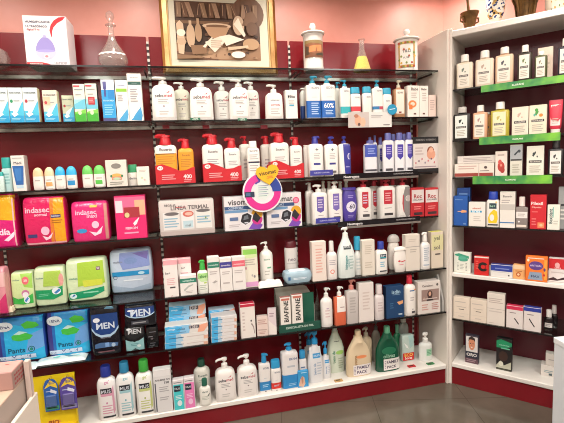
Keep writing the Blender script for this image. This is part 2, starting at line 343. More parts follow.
PTS = [(-2.4, 2.82), (B.x, B.y), (E1.x, E1.y), (E1.x, -2.4), (-2.4, -2.4)]
struct('floor', MB().add([(x, y, 0) for x, y in PTS[::-1]] + [(x, y, -.1) for x, y in PTS[::-1]], [(4, 3, 2, 1, 0)[::-1], (5, 6, 7, 8, 9)[::-1]], M_FLOOR))
struct('ceiling', MB().add([(x, y, CEILZ) for x, y in PTS] + [(x, y, CEILZ + .1) for x, y in PTS], [(0, 1, 2, 3, 4), (9, 8, 7, 6, 5)], M_CEIL))
for i, nm in enumerate(['wall_back', 'wall_angled', 'wall_right', 'wall_front', 'wall_left']):
    a, b = Vector(PTS[i]), Vector(PTS[(i + 1) % 5]); d = (b - a).normalized(); o = Vector((-d.y, d.x)) * .12
    struct(nm, MB().add([(a.x, a.y, 0), (b.x, b.y, 0), (b.x, b.y, CEILZ), (a.x, a.y, CEILZ), (a.x + o.x, a.y + o.y, 0), (b.x + o.x, b.y + o.y, 0), (b.x + o.x, b.y + o.y, CEILZ), (a.x + o.x, a.y + o.y, CEILZ)],
        [(0, 1, 2, 3), (7, 6, 5, 4), (3, 2, 6, 7), (0, 3, 7, 4), (1, 5, 6, 2)], M_PINK if i < 2 else M_WALL))
# ---- the wall shelving: burgundy boards, slotted uprights, white base board
LX0, LX1, TOPZ = -1.6, 1.718, 2.381
BAYS = [(LX0, -.137), (-.137, .765), (.765, LX1)]
ws = empty('wall_shelving', (0, 2.8, 0)); tag(ws, 'long burgundy wall shelving frame with slotted metal uprights and a white base board', 'shelving')
for a, b in BAYS: MB().box(a + .008, b - .008, 0, .018, .02, TOPZ - (.0 if a < 1 else 0), M_BURG, .001).build('back_panel', ws)
for x in (-1.04, -.137, .765, 1.668):
    mb = MB(); mb.box(x - .007, x + .007, -.006, .006, .14, TOPZ - .03, mat('d9d2cb', 's')); z = .16
    while z < TOPZ - .06: mb.box(x - .0075, x + .0075, -.0072, -.0058, z, z + .017, mat('2a1216')); z += .036
    mb.build('slotted_upright', ws)
MB().box(LX0, LX1, -.35, 0, .107, .137, M_WHITE, .004).build('base_shelf', ws)
MB().box(LX0, LX1, -.335, -.317, 0, .107, M_BURG, .001).build('kickboard', ws)
MB().box(LX1 + .0005, LX1 + .0165, -.352, 0, 0, TOPZ, M_CREAM, .002).build('end_panel', ws)
MB().box(LX0, LX1, -.30, -.006, .001, .1, mat('2a1216')).build('plinth', ws)
# ---- the angled cabinet
KW, KD = 1.15, .36
kc = empty('angled_cabinet', world('K', 0, 0, 0), KROT); tag(kc, 'white angled cabinet with a burgundy back standing at the end of the wall shelving', 'cabinet')
MB().box(0, .018, 0, KD, 0, 2.381, M_CREAM, .002).build('side_panel', kc)
MB().box(KW, KW + .018, 0, KD, 0, 2.381, M_CREAM, .002).build('side_panel', kc)
MB().box(.0185, KW - .0005, .0, KD, 2.328, 2.366, M_WHITE, .003).build('top_board', kc)
MB().box(.0185, KW - .0005, KD - .018, KD, .0, 2.3275, nodes_mat('plum_laminate', '5b1020', .35), 0).build('back_panel', kc)
MB().box(.0185, KW - .0005, 0, KD - .0185, .765, .791, M_WHITE, .003).build('shelf_board', kc)
MB().box(.0185, KW - .0005, 0, KD - .0185, .125, .155, M_WHITE, .004).build('base_board', kc)
MB().box(.0185, KW - .0005, .012, .03, 0, .1245, M_BURG, .001).build('kickboard', kc)
# ---- glass shelves
GT = .008
def glass(name, fr, u0, u1, n0, n1, z, label, g, rail=True, tint='dbe4e2'):
    rt = empty('glass_shelf', world(fr, u0, n0, z - GT), FR[fr][3]); tag(rt, label, 'glass shelf', g); w, d = u1 - u0, n1 - n0
    MB().box(0, w, .0035, d, 0, GT, mat(tint, 'g'), 0).build('glass_panel', rt)
    MB().box(0, w, 0, .003, -.001, GT + .0002, mat('161214', 's')).build('front_edge', rt)
    if rail: MB().box(0.004, w - .004, d - .03, d - .002, -.022, -.0005, nodes_mat('steel_rail', 'aaa5a1', .28, mottled('76706c', 'd8d4d0', 7), .7) if 'steel_rail' not in bpy.data.materials else bpy.data.materials['steel_rail'], .002).build('back_rail', rt)  # pale mottling in the rail colour stands for streaky metal reflections
    for x in ((.012, w - .018) if rail else ()): MB().box(x, x + .006, .05, d - .031, -.012, -.0005, mat('55504d', 'm')).build('bracket', rt)
    return rt
POS = ['topmost', 'second from the top', 'third from the top', 'fourth from the top', 'fifth from the top', 'sixth and lowest']
BAYN = ['bay with the humidifier box and pink pads', 'middle bay beneath the framed picture', 'bay next to the white end panel']
for i, s in enumerate(['S1', 'S2', 'S3', 'S4', 'S5', 'S6']):
    fr, n0, z = SH[s]
    for j, (a, b) in enumerate(BAYS):
        glass('glass_shelf', 'L', a + .002, b - .002, n0, 2.792, z, f'dark-edged glass shelf, {POS[i]}, {BAYN[j]}', 'glass shelves of the wall shelving')
for s, t in (('K1', 'topmost glass shelf of the angled cabinet behind green strip'), ('K2', 'second glass shelf of the angled cabinet behind green strip'), ('K3', 'third glass shelf of the angled cabinet behind green strip'), ('K4', 'glass shelf of the angled cabinet holding the red and blue boxes'), ('K6', 'lowest glass shelf of the angled cabinet, holding white cartons')):
    fr, n0, z = SH[s]; glass('glass_shelf', 'K', .02, KW - .002, n0, KD - .0185, z, t, 'glass shelves of the angled cabinet', False)
# ---- ceiling lamps
def emis(name, c, s):
    m = bpy.data.materials.new(name); m.use_nodes = True; nt = m.node_tree; nt.nodes.clear(); e = nt.nodes.new('ShaderNodeEmission'); e.inputs[0].default_value = c; e.inputs[1].default_value = s; o = nt.nodes.new('ShaderNodeOutputMaterial'); nt.links.new(e.outputs[0], o.inputs[0]); return m
WARM, NEUT = (1, .9, .8, 1), (1, .95, .88, 1)
def lamp(loc, size, power, c, shape='DISK', spread=160):
    l = bpy.data.lights.new('lamp', 'AREA'); l.shape = shape; l.size = size; l.energy = power; l.color = c[:3]; l.spread = math.radians(spread); o = bpy.data.objects.new('lamp_light', l); C.objects.link(o); o.location = loc; return o
M_LENS = emis('downlight_glow', WARM, 14); M_LED = emis('panel_glow', NEUT, 5)
def downlight(x, y, power, label):
    rt = empty('ceiling_downlight', (x, y, CEILZ)); tag(rt, label, 'ceiling light', 'recessed downlights')
    MB().loft([(-.006, .062, .062, 2), (-.006, .05, .05, 2), (-.0005, .05, .05, 2), (-.0005, .062, .062, 2)], M_WHITE, 28, False, False).build('trim_ring', rt)
    MB().loft([(-.004, .048, .048, 2), (-.003, .048, .048, 2)], M_LENS, 28).build('lens', rt)
    l = lamp((x, y, CEILZ - .012), .09, power, WARM); l.parent = None
def refl(px, py):
    r = ray(px, py); k = 2.82 / r.y; zw = r.z * k + EYE; dz = CEILZ - zw; t = dz / r.z; return r.x * (k + t), 2.82 - r.y * t
for i, (px, py) in enumerate(((10, 2), (142, 4), (276, 7), (400, 8))):
    x, y = refl(px, py); y = max(y, 1.9); downlight(x, y, DL, 'round recessed downlight close to the shelving wall, %s' % ['above the pink pads', 'above the glass decanter', 'above the framed picture', 'above the drug jar'][i])
kd = K0 + KU * .65 - KN * .35; downlight(kd.x, kd.y, DL, 'round recessed downlight in front of the angled cabinet')
for i, (x, y) in enumerate(((-.9, .9), (.6, .7), (1.9, .2), (-.9, -1.0), (.8, -1.2))):
    rt = empty('ceiling_panel_light', (x, y, CEILZ)); tag(rt, 'square flat ceiling light panel %s' % ['over the floor in front of the pad packs', 'over the floor in front of the lotion bottles', 'over the floor before the angled cabinet', 'deep in the shop, behind the one facing the pad packs', 'deep in the shop, behind the one facing the lotion bottles'][i], 'ceiling light', 'square ceiling light panels')
    mb = MB(); 
    for a, b, c_, d in ((-.3, .3, -.3, -.28), (-.3, .3, .28, .3), (-.3, -.28, -.28, .28), (.28, .3, -.28, .28)): mb.box(a, b, c_, d, -.012, -.0005, M_WHITE)
    mb.build('frame', rt); MB().box(-.28, .28, -.28, .28, -.008, -.0006, M_LED).build('diffuser', rt)
    lamp((x, y, CEILZ - .02), .54, PL, NEUT, 'SQUARE', 170)
w = bpy.data.worlds.new('world'); bpy.context.scene.world = w; w.use_nodes = True; w.node_tree.nodes['Background'].inputs[0].default_value = (.9, .85, .8, 1); w.node_tree.nodes['Background'].inputs[1].default_value = .2
sc = bpy.context.scene; sc.view_settings.view_transform = 'Standard'; sc.view_settings.look = 'None'; sc.view_settings.exposure = EXPO; sc.view_settings.gamma = 1; sc.view_settings.use_curve_mapping = False
sc.cycles.filter_width = 1.0; sc.cycles.transparent_max_bounces = 24; sc.cycles.max_bounces = 10; sc.cycles.sample_clamp_indirect = 4
# ================================================================== goods on the shelves
WH, OFF, CRM = 'efebe5', 'e6e0d8', 'e4d9c8'
GY, DK = '8f8a88', '2c2a30'
def seb(a='3a3740', b='b03a4c', y=.66, w=.72): return [('t', .5 - w * .23, y, w * .5, 'seba', a), ('t', .5 + w * .27, y + .004, w * .46, 'med', b), ('p', [(.62, y + .07), (.78, y + .13), (.74, y + .08)], b), ('l', .28, .72, .57, .44, 3, 'a5a0a0'), ('e', .5, .38, .035, .022, '8b7a80'), ('l', .3, .7, .27, .14, 2, 'c2bcb8')]
def lines(c='a8a2a0', x0=.2, x1=.8, a=.5, b=.15, n=5): return ('l', x0, x1, a, b, n, c)
# ---------- top of the shelving (glass shelf with the ornaments)
t = carton('S1', 25, 68.6, 16, 'tall white humidifier box with a lilac egg-shaped device and a red swoosh', 'ebe7ea', [
    ('r', 0, 0, 1, 1, 'ebe8ec'), ('p', [(0, 0), (.62, 0), (.5, .045), (.36, .07), (0, .07)], 'c8202c'), ('t', .22, .035, .3, 'NEWSERVIS', 'f2d8d8'), ('t', .8, .055, .3, 'HUMIDIF', '8a8088'),
    ('p', [(.62, .62), (.6, .72), (.64, .83), (.72, .92), (.84, .985), (1, 1), (.93, .93), (.8, .87), (.7, .78), (.66, .7), (.645, .56)], 'c9202e'),
    ('t', .34, .885, .58, 'HUMIDIFICADOR', '24244a'), ('t', .3, .80, .5, 'ULTRASÓNICO', '24244a'), ('t', .22, .725, .3, 'digital 5 lts', 'b0505c'),
    ('e', .47, .27, .235, .15, 'c9cbe0'), ('p', [(.24, .3), (.25, .38), (.29, .46), (.36, .54), (.42, .575), (.5, .58), (.57, .55), (.64, .48), (.68, .4), (.7, .3)], '9a8fd2'), ('e', .47, .3, .22, .03, 'aaa0dc'), ('p', [(.43, .57), (.44, .62), (.5, .62), (.51, .57)], 'b4b0dc'), ('e', .48, .19, .07, .045, 'e8e4f2'), ('e', .48, .19, .04, .025, 'd08a94')],
    dep=.15, side='d8cdd0', d=.03, rz=-2, cat='box', yr=None)
def lathe(mb, pts, mt, n=32): return mb.loft([(z, r, r, 2) for r, z in pts], mt, n, False, False)
# glass decanter with ground stopper
q = place_round('S1', 96.5, 127, 11, d=.03); s = q.w / 2; loc = world('L', q.u, q.n + s, q.z); rt = empty('glass_decanter', loc); tag(rt, 'round-bellied clear glass decanter with a tall neck and a ball stopper', 'decanter')
H = q.h; mb = MB(); lathe(mb, [(0, .0), (s * .5, .0), (s * .8, .03 * H), (s, .14 * H), (s * .97, .2 * H), (s * .8, .3 * H), (s * .45, .42 * H), (s * .24, .52 * H), (s * .21, .62 * H), (s * .2, .72 * H), (s * .36, .75 * H), (s * .36, .765 * H), (s * .17, .765 * H), (s * .17, .6 * H), (s * .4, .42 * H), (s * .93, .2 * H), (s * .95, .14 * H), (s * .45, .012 * H), (0, .012 * H)], mat('f8f4f2', 'v')); mb.build('body', rt)
mb = MB(); zz = .765 * H; lathe(mb, [(0, zz - .04 * H), (s * .15, zz - .03 * H), (s * .16, zz + .01 * H), (s * .1, zz + .04 * H), (s * .2, zz + .08 * H), (s * .29, zz + .13 * H), (s * .26, zz + .19 * H), (s * .12, zz + .228 * H), (0, H)], mat('f8f4f2', 'v')); mb.build('stopper', rt)
mb = MB(); R = s * .9; n = 24; v = []; 
for i in range(n + 1):
    a = math.radians(-155 + 130 * i / n); sg = .012 * H * math.cos(i * 1.6)
    for zz, rr in ((.225 * H + sg * .6, s * .96), (.255 * H, s * .92)): v.append((rr * 1.01 * math.cos(a), rr * 1.01 * math.sin(a), zz))
mb.add(v, [(2 * i, 2 * i + 2, 2 * i + 3, 2 * i + 1) for i in range(n)], mat('f0e4e0')); mb.build('etched_band', rt)
# clear glass bowl at the end
q = place_round('S1', -24, 10, 47, d=.04); s = q.w / 2; mb = MB(); lathe(mb, [(0, .002), (s * .5, .002), (s * .9, q.h * .2), (s, q.h * .5), (s * .85, q.h * .8), (s * .4, q.h), (s * .38, q.h * .97), (s * .8, q.h * .78), (s * .95, q.h * .5), (s * .86, q.h * .22), (0, .008)], mat('f8f4f2', 'v'))
tag(mb.build('glass_bowl', loc=world('L', q.u, q.n + s, q.z)), 'clear round glass vessel cut off by the photo edge beside the humidifier box', 'vase')
# framed sepia print leaning against the wall
fz = 2.146; fy = 2.765; u0, _ = hit('L', 163.5, 72, fy); u1, _ = hit('L', 277.5, 72, fy); ut = hit('L', 172.5, 3, fy); iw0 = hit('L', 175.5, 30, fy)[0]; iw1 = hit('L', 259.5, 30, fy)[0]; ib = hit('L', 220, 60.5, fy)[1]; it = hit('L', 220, 2.5, fy)[1]
fw = u1 - u0; fcx = (u0 + u1) / 2; pw = iw1 - iw0; ph = it - ib; gold = .052; bot = ib - fz; fh = bot * 2 + ph
rt = empty('framed_picture', (fcx, fy, fz)); tag(rt, 'gold-framed sepia still-life print in a wide cream mat leaning on the wall', 'picture frame')
M_GOLD = nodes_mat('gold_leaf_wood', 'c9975a', .36, mottled('b9854a', 'dcb078', 9), .35)
mb = MB(); g = gold
def bar(mb, pts_out, pts_in, y0, y1, mt): mb.add([(*pts_out[0][:1], y0 + .006, pts_out[0][1]), (pts_out[1][0], y0 + .006, pts_out[1][1]), (pts_in[1][0], y0, pts_in[1][1]), (pts_in[0][0], y0, pts_in[0][1]), (pts_out[0][0], y1, pts_out[0][1]), (pts_out[1][0], y1, pts_out[1][1]), (pts_in[1][0], y1, pts_in[1][1]), (pts_in[0][0], y1, pts_in[0][1])], [(0, 1, 2, 3), (7, 6, 5, 4), (0, 4, 5, 1), (3, 2, 6, 7), (1, 5, 6, 2), (0, 3, 7, 4)], mt)
O = [(-fw / 2, .001), (fw / 2, .001), (fw / 2, fh), (-fw / 2, fh)]
for (a, b, mt) in ((0, g * .28, 'a9743c'), (g * .28, g * .8, None), (g * .8, g, 'e0c48e')):
    A = [(-fw / 2 + a, .001 + a), (fw / 2 - a, .001 + a), (fw / 2 - a, fh - a), (-fw / 2 + a, fh - a)]; Bq = [(-fw / 2 + b, .001 + b), (fw / 2 - b, .001 + b), (fw / 2 - b, fh - b), (-fw / 2 + b, fh - b)]
    for i in range(4): j = (i + 1) % 4; bar(mb, (A[i], A[j]), (Bq[i], Bq[j]), -.02 + (.004 if mt else 0), 0, M_GOLD if mt is None else mat(mt, 'm' if mt == 'a9743c' else 'p'))
mb.build('frame', rt)
MB().box(-fw / 2 + g * .9, fw / 2 - g * .9, -.008, -.001, g * .9, fh - g * .9, mat('d9d4c0', 'c')).build('mat_board', rt)
S1_, S2_, S3_, S4_, S5_ = '5b3f2e', '7d5a44', 'a98468', 'd3b597', 'efe0cc'
els = [('r', 0, 0, 1, 1, '5a3c2a'), ('r', 0, 0, 1, .3, '9a7354'), ('r', 0, .3, 1, .72, '472e20'), ('r', 0, .62, 1, .67, '7a583e'), ('e', .86, .82, .2, .3, '6e4c36'), ('e', .8, .5, .2, .3, '5e3f2c'), ('e', .22, .33, .2, .25, '3a2518'), ('p', [(0, 0), (.5, 0), (.3, .12), (0, .14)], '6c4a34'), ('e', .5, .12, .3, .1, 'b89272')]
random.seed(11)
for i in range(60): els.append(('e', random.uniform(.03, .97), random.uniform(.03, .62), random.uniform(.008, .03), random.uniform(.008, .03), random.choice(['8a6446', '3c2619', 'a88362', '6a4832', '54372a'])))
for i in range(13): x = .02 + i * .075; sl = [.0, .02, .05, -.02, .03, .0, .04][i % 7]; els.append(('p', [(x, .72), (x + .055, .72), (x + .055 - sl, .97), (x - sl, .97)], ['8a6a50', '6a4832', '9a7860', '54382a'][i % 4])); els.append(('p', [(x + .012, .76), (x + .018, .76), (x + .018 - sl, .95), (x + .012 - sl, .95)], 'b08c6e'))
els += [('p', [(.02, .1), (.08, .08), (.1, .3), (.09, .6), (.05, .66), (.01, .6)], S4_), ('e', .06, .45, .05, .06, S5_), ('e', .06, .3, .055, .06, 'c5a587'), ('e', .17, .4, .05, .2, 'c9a98a'), ('r', .155, .5, .185, .66, 'c9a98a'), ('e', .26, .46, .04, .16, 'b39070'), ('r', .245, .55, .275, .7, 'b39070'),
    ('p', [(.18, .08), (.34, .1), (.36, .25), (.16, .24)], '8e6a4c'), ('p', [(.3, .22), (.42, .4), (.43, .38), (.33, .2)], S5_), ('e', .48, .58, .17, .05, S4_), ('e', .48, .575, .13, .03, '7a563c'), ('p', [(.33, .56), (.63, .56), (.58, .42), (.52, .36), (.44, .36), (.38, .42)], 'ba9270'), ('p', [(.36, .3), (.44, .36), (.56, .36), (.6, .28)], '9a7454'),
    ('p', [(.33, .3), (.5, .4), (.56, .3), (.44, .12)], S5_), ('p', [(.5, .4), (.62, .44), (.8, .36), (.58, .24), (.56, .3)], 'f4e8d6'), ('l', .4, .54, .34, .2, 4, 'b89a80'), ('e', .74, .6, .07, .17, 'c8ab90'), ('p', [(.68, .62), (.74, .74), (.82, .44), (.8, .4)], S5_), ('p', [(.78, .6), (.84, .82), (.92, .86), (.98, .7), (.9, .6)], '7a5840'), ('e', .9, .55, .07, .12, '6a4a34'), ('e', .88, .28, .1, .1, 'b8946f'), ('e', .72, .09, .085, .06, 'f6eee2'), ('p', [(.6, .16), (.85, .22), (.84, .26), (.6, .22)], 'd8bc9c'), ('p', [(0, 0), (.3, .02), (.28, .06), (0, .08)], '8c6a4c')]
mb = MB(); mb.box(-pw / 2, pw / 2, -.0092, -.0082, 0, ph, mat('6e4e3a', 'c')); mb.prints(els, pw, ph, lambda x, z: -.0092, kind='c'); mb.build('still_life_print', rt, loc=((iw0 + iw1) / 2 - fcx, 0, ib - fz))
rt.rotation_euler = (math.radians(-1.5), 0, 0)
# apothecary jars
def jar(xl, xr, yt, yl, yk, label, els, dome):
    q = place_round('S1', xl, xr, yt, d=.025); s = q.w / 2; hb = q.hy(yl); rt = empty('apothecary_jar', world('L', q.u, q.n + s, q.z), -math.atan2(q.u, q.n)); tag(rt, label, 'jar', 'porcelain apothecary jars'); M = mat('e9e2dc', 's')
    mb = MB(); lathe(mb, [(0, 0), (s * .96, 0), (s, .006), (s, .02), (s * .97, .03), (s * .97, hb * .93), (s, hb * .95), (s, hb), (0, hb)], M, 36); mb.build('body', rt)
    mb = MB(); kz = q.hy(yk); lathe(mb, [(0, hb + .0003), (s * 1.1, hb + .0003), (s * 1.17, hb + .006), (s * 1.15, hb + .012), (s * (.95 if dome else .85), hb + (kz - hb) * .35), (s * .5, hb + (kz - hb) * (.75 if dome else .55)), (s * .2, kz), (s * .16, kz + .006), (s * .3, kz + (q.h - kz) * .35), (s * .32, kz + (q.h - kz) * .6), (s * .2, kz + (q.h - kz) * .9), (0, q.h)], M, 36); mb.build('lid', rt)
    mb = MB(); mb.prints(els, s * 2, hb, lambda x, z: -s * .985 * math.sqrt(max(0, 1 - min(abs(x / s), .999) ** 2)) - .001, True); mb.build('painted_panel', rt)
jar(303.3, 322.7, 23, 35.5, 32, 'tall white porcelain jar with a painted brown landscape band and knobbed lid', [('r', .1, .34, .97, .8, '8a5636'), ('p', [(.3, .48), (.34, .64), (.9, .68), (.9, .5)], 'd8824e'), ('p', [(.1, .42), (.4, .47), (.7, .4), (.97, .46), (.97, .34), (.1, .34)], '7a4a2c'), ('p', [(.1, .7), (.4, .73), (.97, .7), (.97, .8), (.1, .8)], '8c7448'), ('p', [(.12, .4), (.14, .66), (.3, .62), (.28, .5), (.34, .42)], '4a3422'), ('p', [(.6, .42), (.97, .48), (.97, .4), (.7, .38)], '3c3222')], False)
jar(396.5, 416.3, 29, 41.5, 36, 'stout white drug jar with a wreathed name panel and domed grey-white lid', [('r', .16, .12, .86, .92, 'b58a3c'), ('r', .22, .2, .8, .84, 'ece6de'), ('t', .51, .62, .34, 'TILLI', '4a4448'), ('t', .51, .42, .26, 'FLOR', '4a4448')] + [('e', .17 + .68 * ((i * 5) % 7) / 6.0 if i % 2 else (.19 if i % 4 else .83), .16 + .72 * (i % 8) / 7, .045, .035, ['7a8a3c', 'b0503a', 'd2a545'][i % 3]) for i in range(20)] + [('e', .2 + i * .09, .88, .05, .03, ['b0503a', '7a8a3c', 'd8b050'][i % 3]) for i in range(8)] + [('e', .2 + i * .09, .15, .05, .03, ['d8b050', 'b0503a', '7a8a3c'][i % 3]) for i in range(8)], True)
# conical flask
q = place_round('S1', 353.2, 370.4, 39.5, d=.03); s = q.w / 2; rt = empty('conical_flask', world('L', q.u, q.n + s, q.z)); tag(rt, 'clear conical laboratory flask half filled with yellow grains', 'flask'); H = q.h
mb = MB(); lathe(mb, [(0, 0), (s * .95, 0), (s, .006), (s * .3, .7 * H), (s * .28, .95 * H), (s * .4, .985 * H), (s * .38, H), (s * .24, .96 * H), (s * .25, .7 * H), (s * .94, .01), (0, .004)], mat('f8f4f2', 'v')); mb.build('body', rt)
def grains(nt, b):
    v = nt.nodes.new('ShaderNodeTexVoronoi'); v.inputs['Scale'].default_value = 160; r = nt.nodes.new('ShaderNodeValToRGB'); r.color_ramp.elements[0].color = col('fff86a'); r.color_ramp.elements[1].color = col('f0dc40'); tc = nt.nodes.new('ShaderNodeTexCoord')
    nt.links.new(tc.outputs['Object'], v.inputs['Vector']); nt.links.new(v.outputs[0], r.inputs[0]); nt.links.new(r.outputs[0], b.inputs['Base Color'])
mb = MB(); mb.loft([(.006, s * .9, s * .9, 2), (.02, s * .9, s * .9, 2), (.46 * H, s * .52, s * .52, 2), (.48 * H, s * .4, s * .4, 2)], nodes_mat('yellow_grains', 'e8cf52', .7, grains), 28); mb.build('yellow_grains', rt)
# ---------- second row: nasal sprays and lotions
G = 'blue-white nasal spray cartons'
def nasal(dot, n=1): return [('r', 0, 0, 1, .34, '27a3d6'), ('p', [(0, .34), (.5, .34), (1, .62), (1, .34), (1, .2), (0, .2)], '4cc0e0'), ('p', [(.2, .22), (.55, .3), (.95, .6), (.6, .5), (.3, .4)], 'd9eef2'), ('t', .5, .86, .82, 'RHINOMER', '5a6468'), ('e', .2, .62, .1, .05, dot), ('l', .35, .8, .66, .6, 1, 'a0a6a8'), ('p', [(.1, .26), (.45, .3), (.62, .24), (.3, .16)], 'f0f4f4'), ('l', .1, .8, .14, .06, 2, '9bd6ea')]
SD = 'd3cfae'
carton('S2', -6, 8.5, 87.6, 'blue-white nasal spray carton cut by the photo edge on the second shelf', 'dfeaea', nasal('c85a60'), g=G, side=SD)
carton('S2', 8.9, 23.3, 87.7, 'blue-white nasal spray carton with a small green dot', 'dfeaea', nasal('2f9a6a'), g=G, side=SD)
carton('S2', 23.6, 38.3, 87.7, 'tall blue-white nasal spray carton with a red dot, next to the green-dot one', 'dfeaea', nasal('b83a44'), g=G, side=SD)
carton('S2', 43.3, 57.8, 90.3, 'middle-height blue-white nasal carton with a red dot and peach top half', 'e8dccb', nasal('c0404a') + [('r', .05, .55, .5, .8, 'e4c6a6'), ('e', .2, .62, .1, .05, 'c0404a')], g=G, side=SD, d=.02)
carton('S2', 62.5, 74, 95.5, 'shortest nasal spray carton, tucked back beside the green-bottomed cartons', 'ccd0b6', nasal('b03038'), g=G, side=SD, d=.05)
def green(extra=()): return [('r', 0, 0, 1, .22, '3fae2e'), ('p', [(0, .22), (1, .22), (1, .34), (.6, .3), (0, .26)], '7ccc4a'), ('r', 0, .34, 1, .6, '9fd8dc'), ('p', [(0, .34), (1, .34), (1, .62), (0, .46)], '6cc4dc'), ('e', .45, .24, .16, .06, 'cfeec0'), ('r', .05, .93, .6, .97, 'd84858'), ('l', .12, .9, .88, .84, 1, '7a8086'), ('l', .2, .7, .76, .7, 1, 'a8a8a0')] + list(extra)
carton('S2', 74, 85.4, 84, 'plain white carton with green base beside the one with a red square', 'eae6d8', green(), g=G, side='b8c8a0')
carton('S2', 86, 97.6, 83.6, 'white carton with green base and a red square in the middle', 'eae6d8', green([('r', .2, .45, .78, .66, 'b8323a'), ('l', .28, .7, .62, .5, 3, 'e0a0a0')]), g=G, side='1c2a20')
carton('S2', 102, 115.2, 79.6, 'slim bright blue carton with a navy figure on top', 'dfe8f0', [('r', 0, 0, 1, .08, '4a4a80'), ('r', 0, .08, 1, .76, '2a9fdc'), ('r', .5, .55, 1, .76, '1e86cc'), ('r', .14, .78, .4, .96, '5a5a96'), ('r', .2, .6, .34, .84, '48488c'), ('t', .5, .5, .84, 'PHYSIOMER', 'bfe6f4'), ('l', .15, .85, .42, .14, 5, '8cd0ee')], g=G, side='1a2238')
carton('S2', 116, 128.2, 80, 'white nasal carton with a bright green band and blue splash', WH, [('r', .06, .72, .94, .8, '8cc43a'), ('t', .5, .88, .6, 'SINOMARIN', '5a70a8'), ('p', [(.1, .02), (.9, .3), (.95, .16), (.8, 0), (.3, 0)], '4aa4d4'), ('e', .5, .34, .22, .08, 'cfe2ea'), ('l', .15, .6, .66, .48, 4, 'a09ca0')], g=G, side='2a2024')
carton('S2', 128.2, 142.2, 73.6, 'tallest white nasal carton with a dark green band', WH, [('r', .03, .77, .97, .84, '2b5a52'), ('t', .5, .92, .6, 'SINOMARIN', '6a6a78'), ('l', .3, .7, .81, .8, 1, 'c0d0c8'), ('p', [(.1, .02), (.85, .3), (.95, .12), (.85, .01)], '3f9cd2'), ('p', [(.1, .1), (.5, .3), (.6, .22), (.2, .04)], 'd8e8ee'), ('l', .15, .7, .7, .4, 6, 'a09ca0')], g=G, side='d8d0cc')
G = 'white wash pump bottles on the second shelf'
def sebb(xl, xr, yt, yb_, label, d=.01, pw_=.34, c='eeeae5', e=None, dr=-1): bottle('S2', xl, xr, yt, yb_, label, c, ('pump', 'f1eeea', dr, pw_, .8), e or seb(), 'seb', d=d, g=G)
sebb(151, 176, 76.8, 83, 'big white pump bottle next to the slotted upright, in front of the framed picture')
sebb(173, 191, 82, 88, 'smaller cream pump bottle set back between two big white ones', .1, .3, 'e0dccb')
sebb(189.5, 213.3, 78.2, 85.5, 'big white pump bottle with a green shelf tag under it, third in its row')
sebb(213.5, 231.5, 81, 89.5, 'white pump bottle set back, its spout turned toward the green tag', .09)
sebb(229.3, 249.8, 78.8, 86, 'white pump bottle standing ahead of two others of the same wash')
sebb(243.5, 260, 81.5, 88.5, 'white pump bottle half hidden behind its neighbour near the gap', .08)
sebb(265.8, 283.6, 84.3, 91.5, 'small white pump bottle with a short red text block standing alone', e=[('t', .5, .68, .5, 'sebamed', '7a7880'), ('t', .52, .5, .5, 'LOTION', 'b0404c'), lines('c0bab8', .25, .75, .4, .15, 3)])
carton('S2', 285.8, 297.4, 90, 'slim white carton with black word and blue mark beside the small white pump bottle', WH, [('t', .5, .78, .62, 'Mitu', '3a3a44'), ('r', .3, .44, .72, .5, '4aa0c0'), lines('c0bab8', .25, .75, .66, .52, 3)], side='cfc6c0')
G = 'sun care bottles with turquoise tops'
TQ, BL = '2f9ec0', '1c62b4'
bottle('S2', 300.5, 309, 88, 89, 'blue and white bottle hidden behind the big blue-bottomed pumps', WH, ('flip', WH), [('r', 0, 0, 1, .45, '24478e')], 'round', d=.1, g=G, name='lotion_bottle')
def isd(txt): return [('r', .0, .02, 1, .5, BL), ('t', .6, .86, .5, 'ISDIN', '8a8a94'), ('l', .35, .75, .62, .58, 1, 'bcc6d0')] + txt
bottle('S2', 306.3, 320.8, 75.5, 83.2, 'white and royal blue pump bottle with white small print beside the sixty one', WH, ('pump', TQ, 1, .34, .6), isd([('l', .3, .85, .46, .1, 6, 'bcd4f0')]), 'sq', g=G)
bottle('S2', 321, 335.4, 75.3, 83, 'white and royal blue pump bottle marked with a big sixty', WH, ('pump', TQ, 1, .34, .6), isd([('t', .5, .36, .7, '60%', 'f2f4f8'), ('l', .25, .8, .24, .1, 3, 'bcd4f0')]), 'sq', g=G)
bottle('S2', 334, 342, 82, 88, 'white pump bottle squeezed behind the one marked sixty', WH, ('pump', TQ, 1, .34, .6), [], 'sq', g=G, d=.1)
bottle('S2', 340.5, 350.6, 79.8, 86.3, 'white pump bottle with a teal band low on the body', WH, ('pump', TQ, -1, .38, .8), [('r', 0, .14, 1, .36, '30b0b8'), ('t', .6, .84, .5, 'ISDIN', '8a8a94')], 'sq', g=G)
bottle('S2', 350.8, 361, 87.2, 93.3, 'turquoise-capped bottle with a red band above the white sign card', WH, ('flip', TQ), [('r', 0, .26, 1, .46, 'd8404a'), ('t', .6, .82, .45, 'ISDIN', '8a8a94')], 'flat', g=G, name='capped_bottle')
bottle('S2', 363, 372, 86.6, 92.6, 'turquoise-capped white bottle without a band beside the red-banded one', WH, ('flip', TQ), [('t', .6, .82, .45, 'ISDIN', '8a8a94')], 'flat', g=G, name='capped_bottle')
bottle('S2', 372.6, 383, 80, 86.6, 'turquoise pump bottle with a blue and red stripe above the sign card', WH, ('pump', TQ, 1, .36, .4), [('r', 0, .26, .6, .36, '2878b0'), ('r', .6, .26, 1, .36, 'c04a5a'), ('t', .6, .86, .45, 'ISDIN', '8a8a94')], 'sq', g=G)
bottle('S2', 383, 392, 88, 94, 'short turquoise-capped bottle behind the round blue badge', WH, ('flip', TQ), [('t', .5, .7, .45, 'ISDIN', '8a8a94')], 'flat', g=G, name='capped_bottle')
